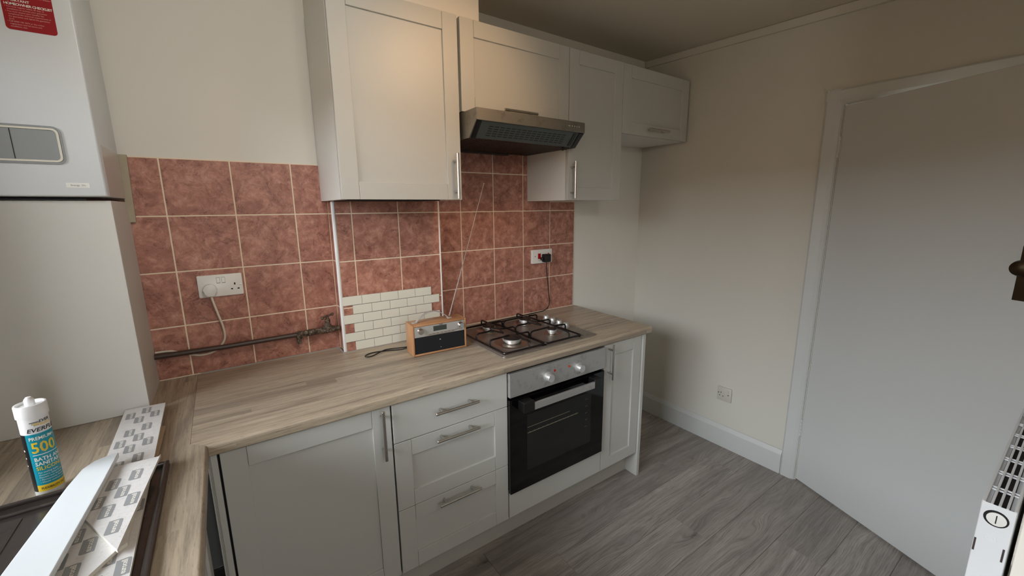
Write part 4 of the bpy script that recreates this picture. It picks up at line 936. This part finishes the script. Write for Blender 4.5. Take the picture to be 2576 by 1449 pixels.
# ------------------------------------------------------------------ boards with protective film
LOGO = text_verts('eurocell', 0.0108, True, spacing=0.95)
lw = max(v.x for v in LOGO[0])
def board(name, label, pts, z0, z1, group=None, film=True, mats=None, seed=1, slope=None, logos=True, rot=0.0, tilt=None):
    """outline pts (x, y) seen from above"""
    cx = sum(p[0] for p in pts)/len(pts); cy = sum(p[1] for p in pts)/len(pts)
    t = thing(name, label, 'board', (cx, cy, z0), 0.0, group)
    if tilt: t.rotation_euler = tilt
    loc = [(p[0]-cx, p[1]-cy) for p in pts]
    bm = new(); prism(bm, loc, 'z', 0, (z1-z0)-(0.0006 if film else 0.0), 0.0012 if not film else 0.0, 2); part('board_core', bm, mats or M['upvc_cut'], t, True)
    if film:
        bm = new(); prism(bm, loc, 'z', (z1-z0)-0.0006, z1-z0); fm = part('film', bm, M['film'], t, True, label='pale printed protective film')
        if logos:
            def inside(x, y):
                c = False; n = len(loc)
                for i in range(n):
                    x1, y1 = loc[i]; x2, y2 = loc[(i+1) % n]
                    if (y1 > y) != (y2 > y) and x < (x2-x1)*(y-y1)/(y2-y1)+x1: c = not c
                return c
            ba = new(); bb_ = new(); zt = z1-z0+0.0002; rnd = random.Random(seed)
            cr, sr = math.cos(rot), math.sin(rot)
            x_lo = min(p[0] for p in loc); x_hi = max(p[0] for p in loc); y_lo = min(p[1] for p in loc); y_hi = max(p[1] for p in loc)
            Lr, Wr = 0.047, 0.0225
            row = 0; y = y_lo-0.05
            while y < y_hi+0.03:
                for ci in range(-3, 4):
                    px = ci*0.0365+((row*0.0125+seed*0.009) % 0.0365)-0.018; py = y+ci*0.023+rnd.uniform(-0.001, 0.001)
                    qx, qy = px*cr-py*sr, px*sr+py*cr
                    # rounded logo plate: reads along +y, tops towards -x
                    pl = []
                    for (u, v) in ((0, 0), (Lr-0.006, 0), (Lr-0.0015, 0.0015), (Lr, 0.006), (Lr, Wr), (0.006, Wr), (0.0015, Wr-0.0015), (0, Wr-0.006)):
                        ax, ay = px-(v-Wr/2), py+(u-Lr/2); pl.append((ax*cr-ay*sr, ax*sr+ay*cr))
                    if all(inside(*q) for q in pl):
                        vs = [ba.verts.new((q[0], q[1], zt)) for q in pl]; ba.faces.new(vs)
                        def fn(v, px=px, py=py):
                            u = v.x*(Lr-0.008)/lw+0.004-Lr/2; vv = v.y*1.15+0.0062-Wr/2
                            ax, ay = px-vv, py+u
                            return (ax*cr-ay*sr, ax*sr+ay*cr, zt+0.0002)
                        add_text(bb_, LOGO, fn)
                y += 0.066; row += 1
            bmesh.ops.recalc_face_normals(ba, faces=ba.faces)
            part('logo_print', ba, M['logo_grey'], fm, True); part('logo_lettering', bb_, M['print_white'], fm, True)
    return t
# long board lying on worktop and sink
board('film_board', 'long film covered trim board lying flat beside the sink edge, reaching to the boxing panel', [(-1.4790, -0.2700), (-1.3770, -0.2760), (-1.3560, -1.45), (-1.4590, -1.45)], 0.9240, 0.9310, 'offcuts of film covered trim board', seed=2, rot=0.018)
board('trim_strip', 'thin tan edged strip beneath the long film covered board', [(-1.455, -0.430), (-1.3635, -0.455), (-1.3630, -0.69), (-1.4550, -0.69)], 0.9228, 0.9239, None, film=False, mats=M['upvc_tan'])
board('film_board', 'mitred film covered offcut in the middle of the stack, its point under the torn offcut', [(-1.4550, -0.78), (-1.3790, -0.80), (-1.3760, -1.02), (-1.3900, -1.0320), (-1.4600, -1.1450), (-1.4700, -1.35), (-1.4900, -1.40), (-1.4950, -0.80)], 0.9312, 0.9385, 'offcuts of film covered trim board', seed=5, rot=0.02)
board('film_board', 'torn ended film covered offcut on top of the stack with a diagonal cut', [(-1.4400, -0.6930), (-1.4050, -0.6960), (-1.3560, -0.7000), (-1.3530, -0.6900), (-1.3560, -0.7230), (-1.3860, -1.0440), (-1.3920, -1.0330), (-1.4590, -0.8920), (-1.4600, -0.75)], 0.9388, 0.9460, 'offcuts of film covered trim board', seed=8, rot=-0.05)
t = board('upvc_board', 'bare white plastic board laid diagonally across the top of the pile', [(-1.4383, -0.6461), (-1.4600, -0.6500), (-1.4800, -0.6600), (-1.4965, -0.6900), (-1.5080, -0.7611), (-1.5341, -1.0242), (-1.5700, -1.40), (-1.4970, -1.42), (-1.4645, -1.0740), (-1.4450, -0.78)], 0.9475, 0.9600, None, film=False, mats=M['upvc'])

# ------------------------------------------------------------------ silicone tube
TX, TY, TR = -1.5640, -0.6530, 0.0245
t = thing('silicone_tube', 'tube of bathroom silicone standing on the worktop in front of the boxing panel', 'tube', (TX, TY, TOPZ))
bm = new(); lathe(bm, [(TR-0.001, 0.0), (TR, 0.0015), (TR, 0.196), (TR+0.0022, 0.1965), (TR+0.0022, 0.223), (TR+0.0012, 0.2255), (TR-0.0015, 0.2255), (TR-0.0030, 0.2215), (0.0095, 0.2200), (0.0085, 0.221), (0.0085, 0.2335), (0.0075, 0.236), (0.0045, 0.2405), (0, 0.241)], (TX, TY, TOPZ+0.0003), 'z', 48); tb = part('cartridge', bm, M['tube_white'], t, smooth=True)
base_a = math.atan2(EYE.y-TY, EYE.x-TX)+R(9)             # where the label's middle faces
def wrap(u, v, lift):
    a = base_a+u/TR; return (TX+(TR+lift)*math.cos(a), TY+(TR+lift)*math.sin(a), TOPZ+v)
def band(bm, u0, u1, v0, v1, lift, n=24):
    prev = None
    for i in range(n+1):
        u = u0+(u1-u0)*i/n; a = bm.verts.new(wrap(u, v0, lift)); b = bm.verts.new(wrap(u, v1, lift))
        if prev: bm.faces.new((prev[0], a, b, prev[1]))
        prev = (a, b)
bm = new(); band(bm, -0.0245, 0.040, 0.030, 0.158, 0.0003); lab = part('teal_label', bm, M['teal'], t, smooth=True)
bm = new(); band(bm, -0.060, -0.0245, 0.014, 0.158, 0.0003); lb2 = part('black_label', bm, M['label_black'], t, smooth=True)
bm = new(); band(bm, -0.0245, 0.040, 0.014, 0.030, 0.0003); lb3 = part('yellow_label', bm, M['print_yellow'], t, smooth=True)
def wt(bm, s, size, u, v, lift=0.0007, sx=1.0, shear=0.0, bold=True):
    add_text(bm, text_verts(s, size, bold), lambda q: wrap(u+q.x*sx+q.y*shear, v+q.y, lift))
bm = new(); wt(bm, '500', 0.0360, -0.0190, 0.1120, sx=0.78); part('size_lettering', bm, M['print_yellow'], lab)
bm = new(); wt(bm, 'PREMIUM+', 0.0110, -0.0190, 0.1430, sx=0.85); wt(bm, 'BATH AND', 0.0125, -0.0180, 0.0910, sx=0.85); wt(bm, 'SANITARY', 0.0125, -0.0180, 0.0795, sx=0.85)
band(bm, -0.0185, 0.030, 0.1055, 0.1070, 0.0007, 14)
for i, s in enumerate(('For sealing baths,', 'showers, sinks & tiles', 'Flexible and durable', '\u2022 Permanently flexible', '\u2022 Mould resistant seal')): wt(bm, s, 0.0050, -0.0165, 0.0600-i*0.0062, bold=False)
part('label_lettering', bm, M['print_white'], lab)
bm = new(); wt(bm, 'SILICONE', 0.0125, -0.0180, 0.0680, sx=0.85); part('product_lettering', bm, M['print_yellow'], lab)
bm = new(); wt(bm, 'FLEXIBILITY FACTOR', 0.0070, -0.0175, 0.0195, sx=0.85); part('band_lettering', bm, M['print_black'], lb3)
bm = new(); wt(bm, 'EVERFLEX', 0.0130, -0.0195, 0.1625, shear=0.25, sx=1.05); wt(bm, 'EVER', 0.0090, 0.0020, 0.1830, shear=0.2)
for i in range(3): band(bm, -0.012+i*0.003, 0.002, 0.1845-i*0.0035, 0.1862-i*0.0035, 0.0007, 4)
part('brand_lettering', bm, M['print_black'], tb)
bm = new(); wt(bm, 'BUILD', 0.0075, 0.0030, 0.1760, shear=0.2)
for i in range(2): band(bm, -0.008+i*0.003, 0.003, 0.1810-i*0.0030, 0.1826-i*0.0030, 0.0009, 4)
part('brand_mark', bm, M['print_yellow'], tb)
bm = new()
for i in range(4): wt(bm, '\u2022', 0.018-i*0.003, -0.0385, 0.112-i*0.018, bold=True)
part('side_marks', bm, M['print_white'], lb2)
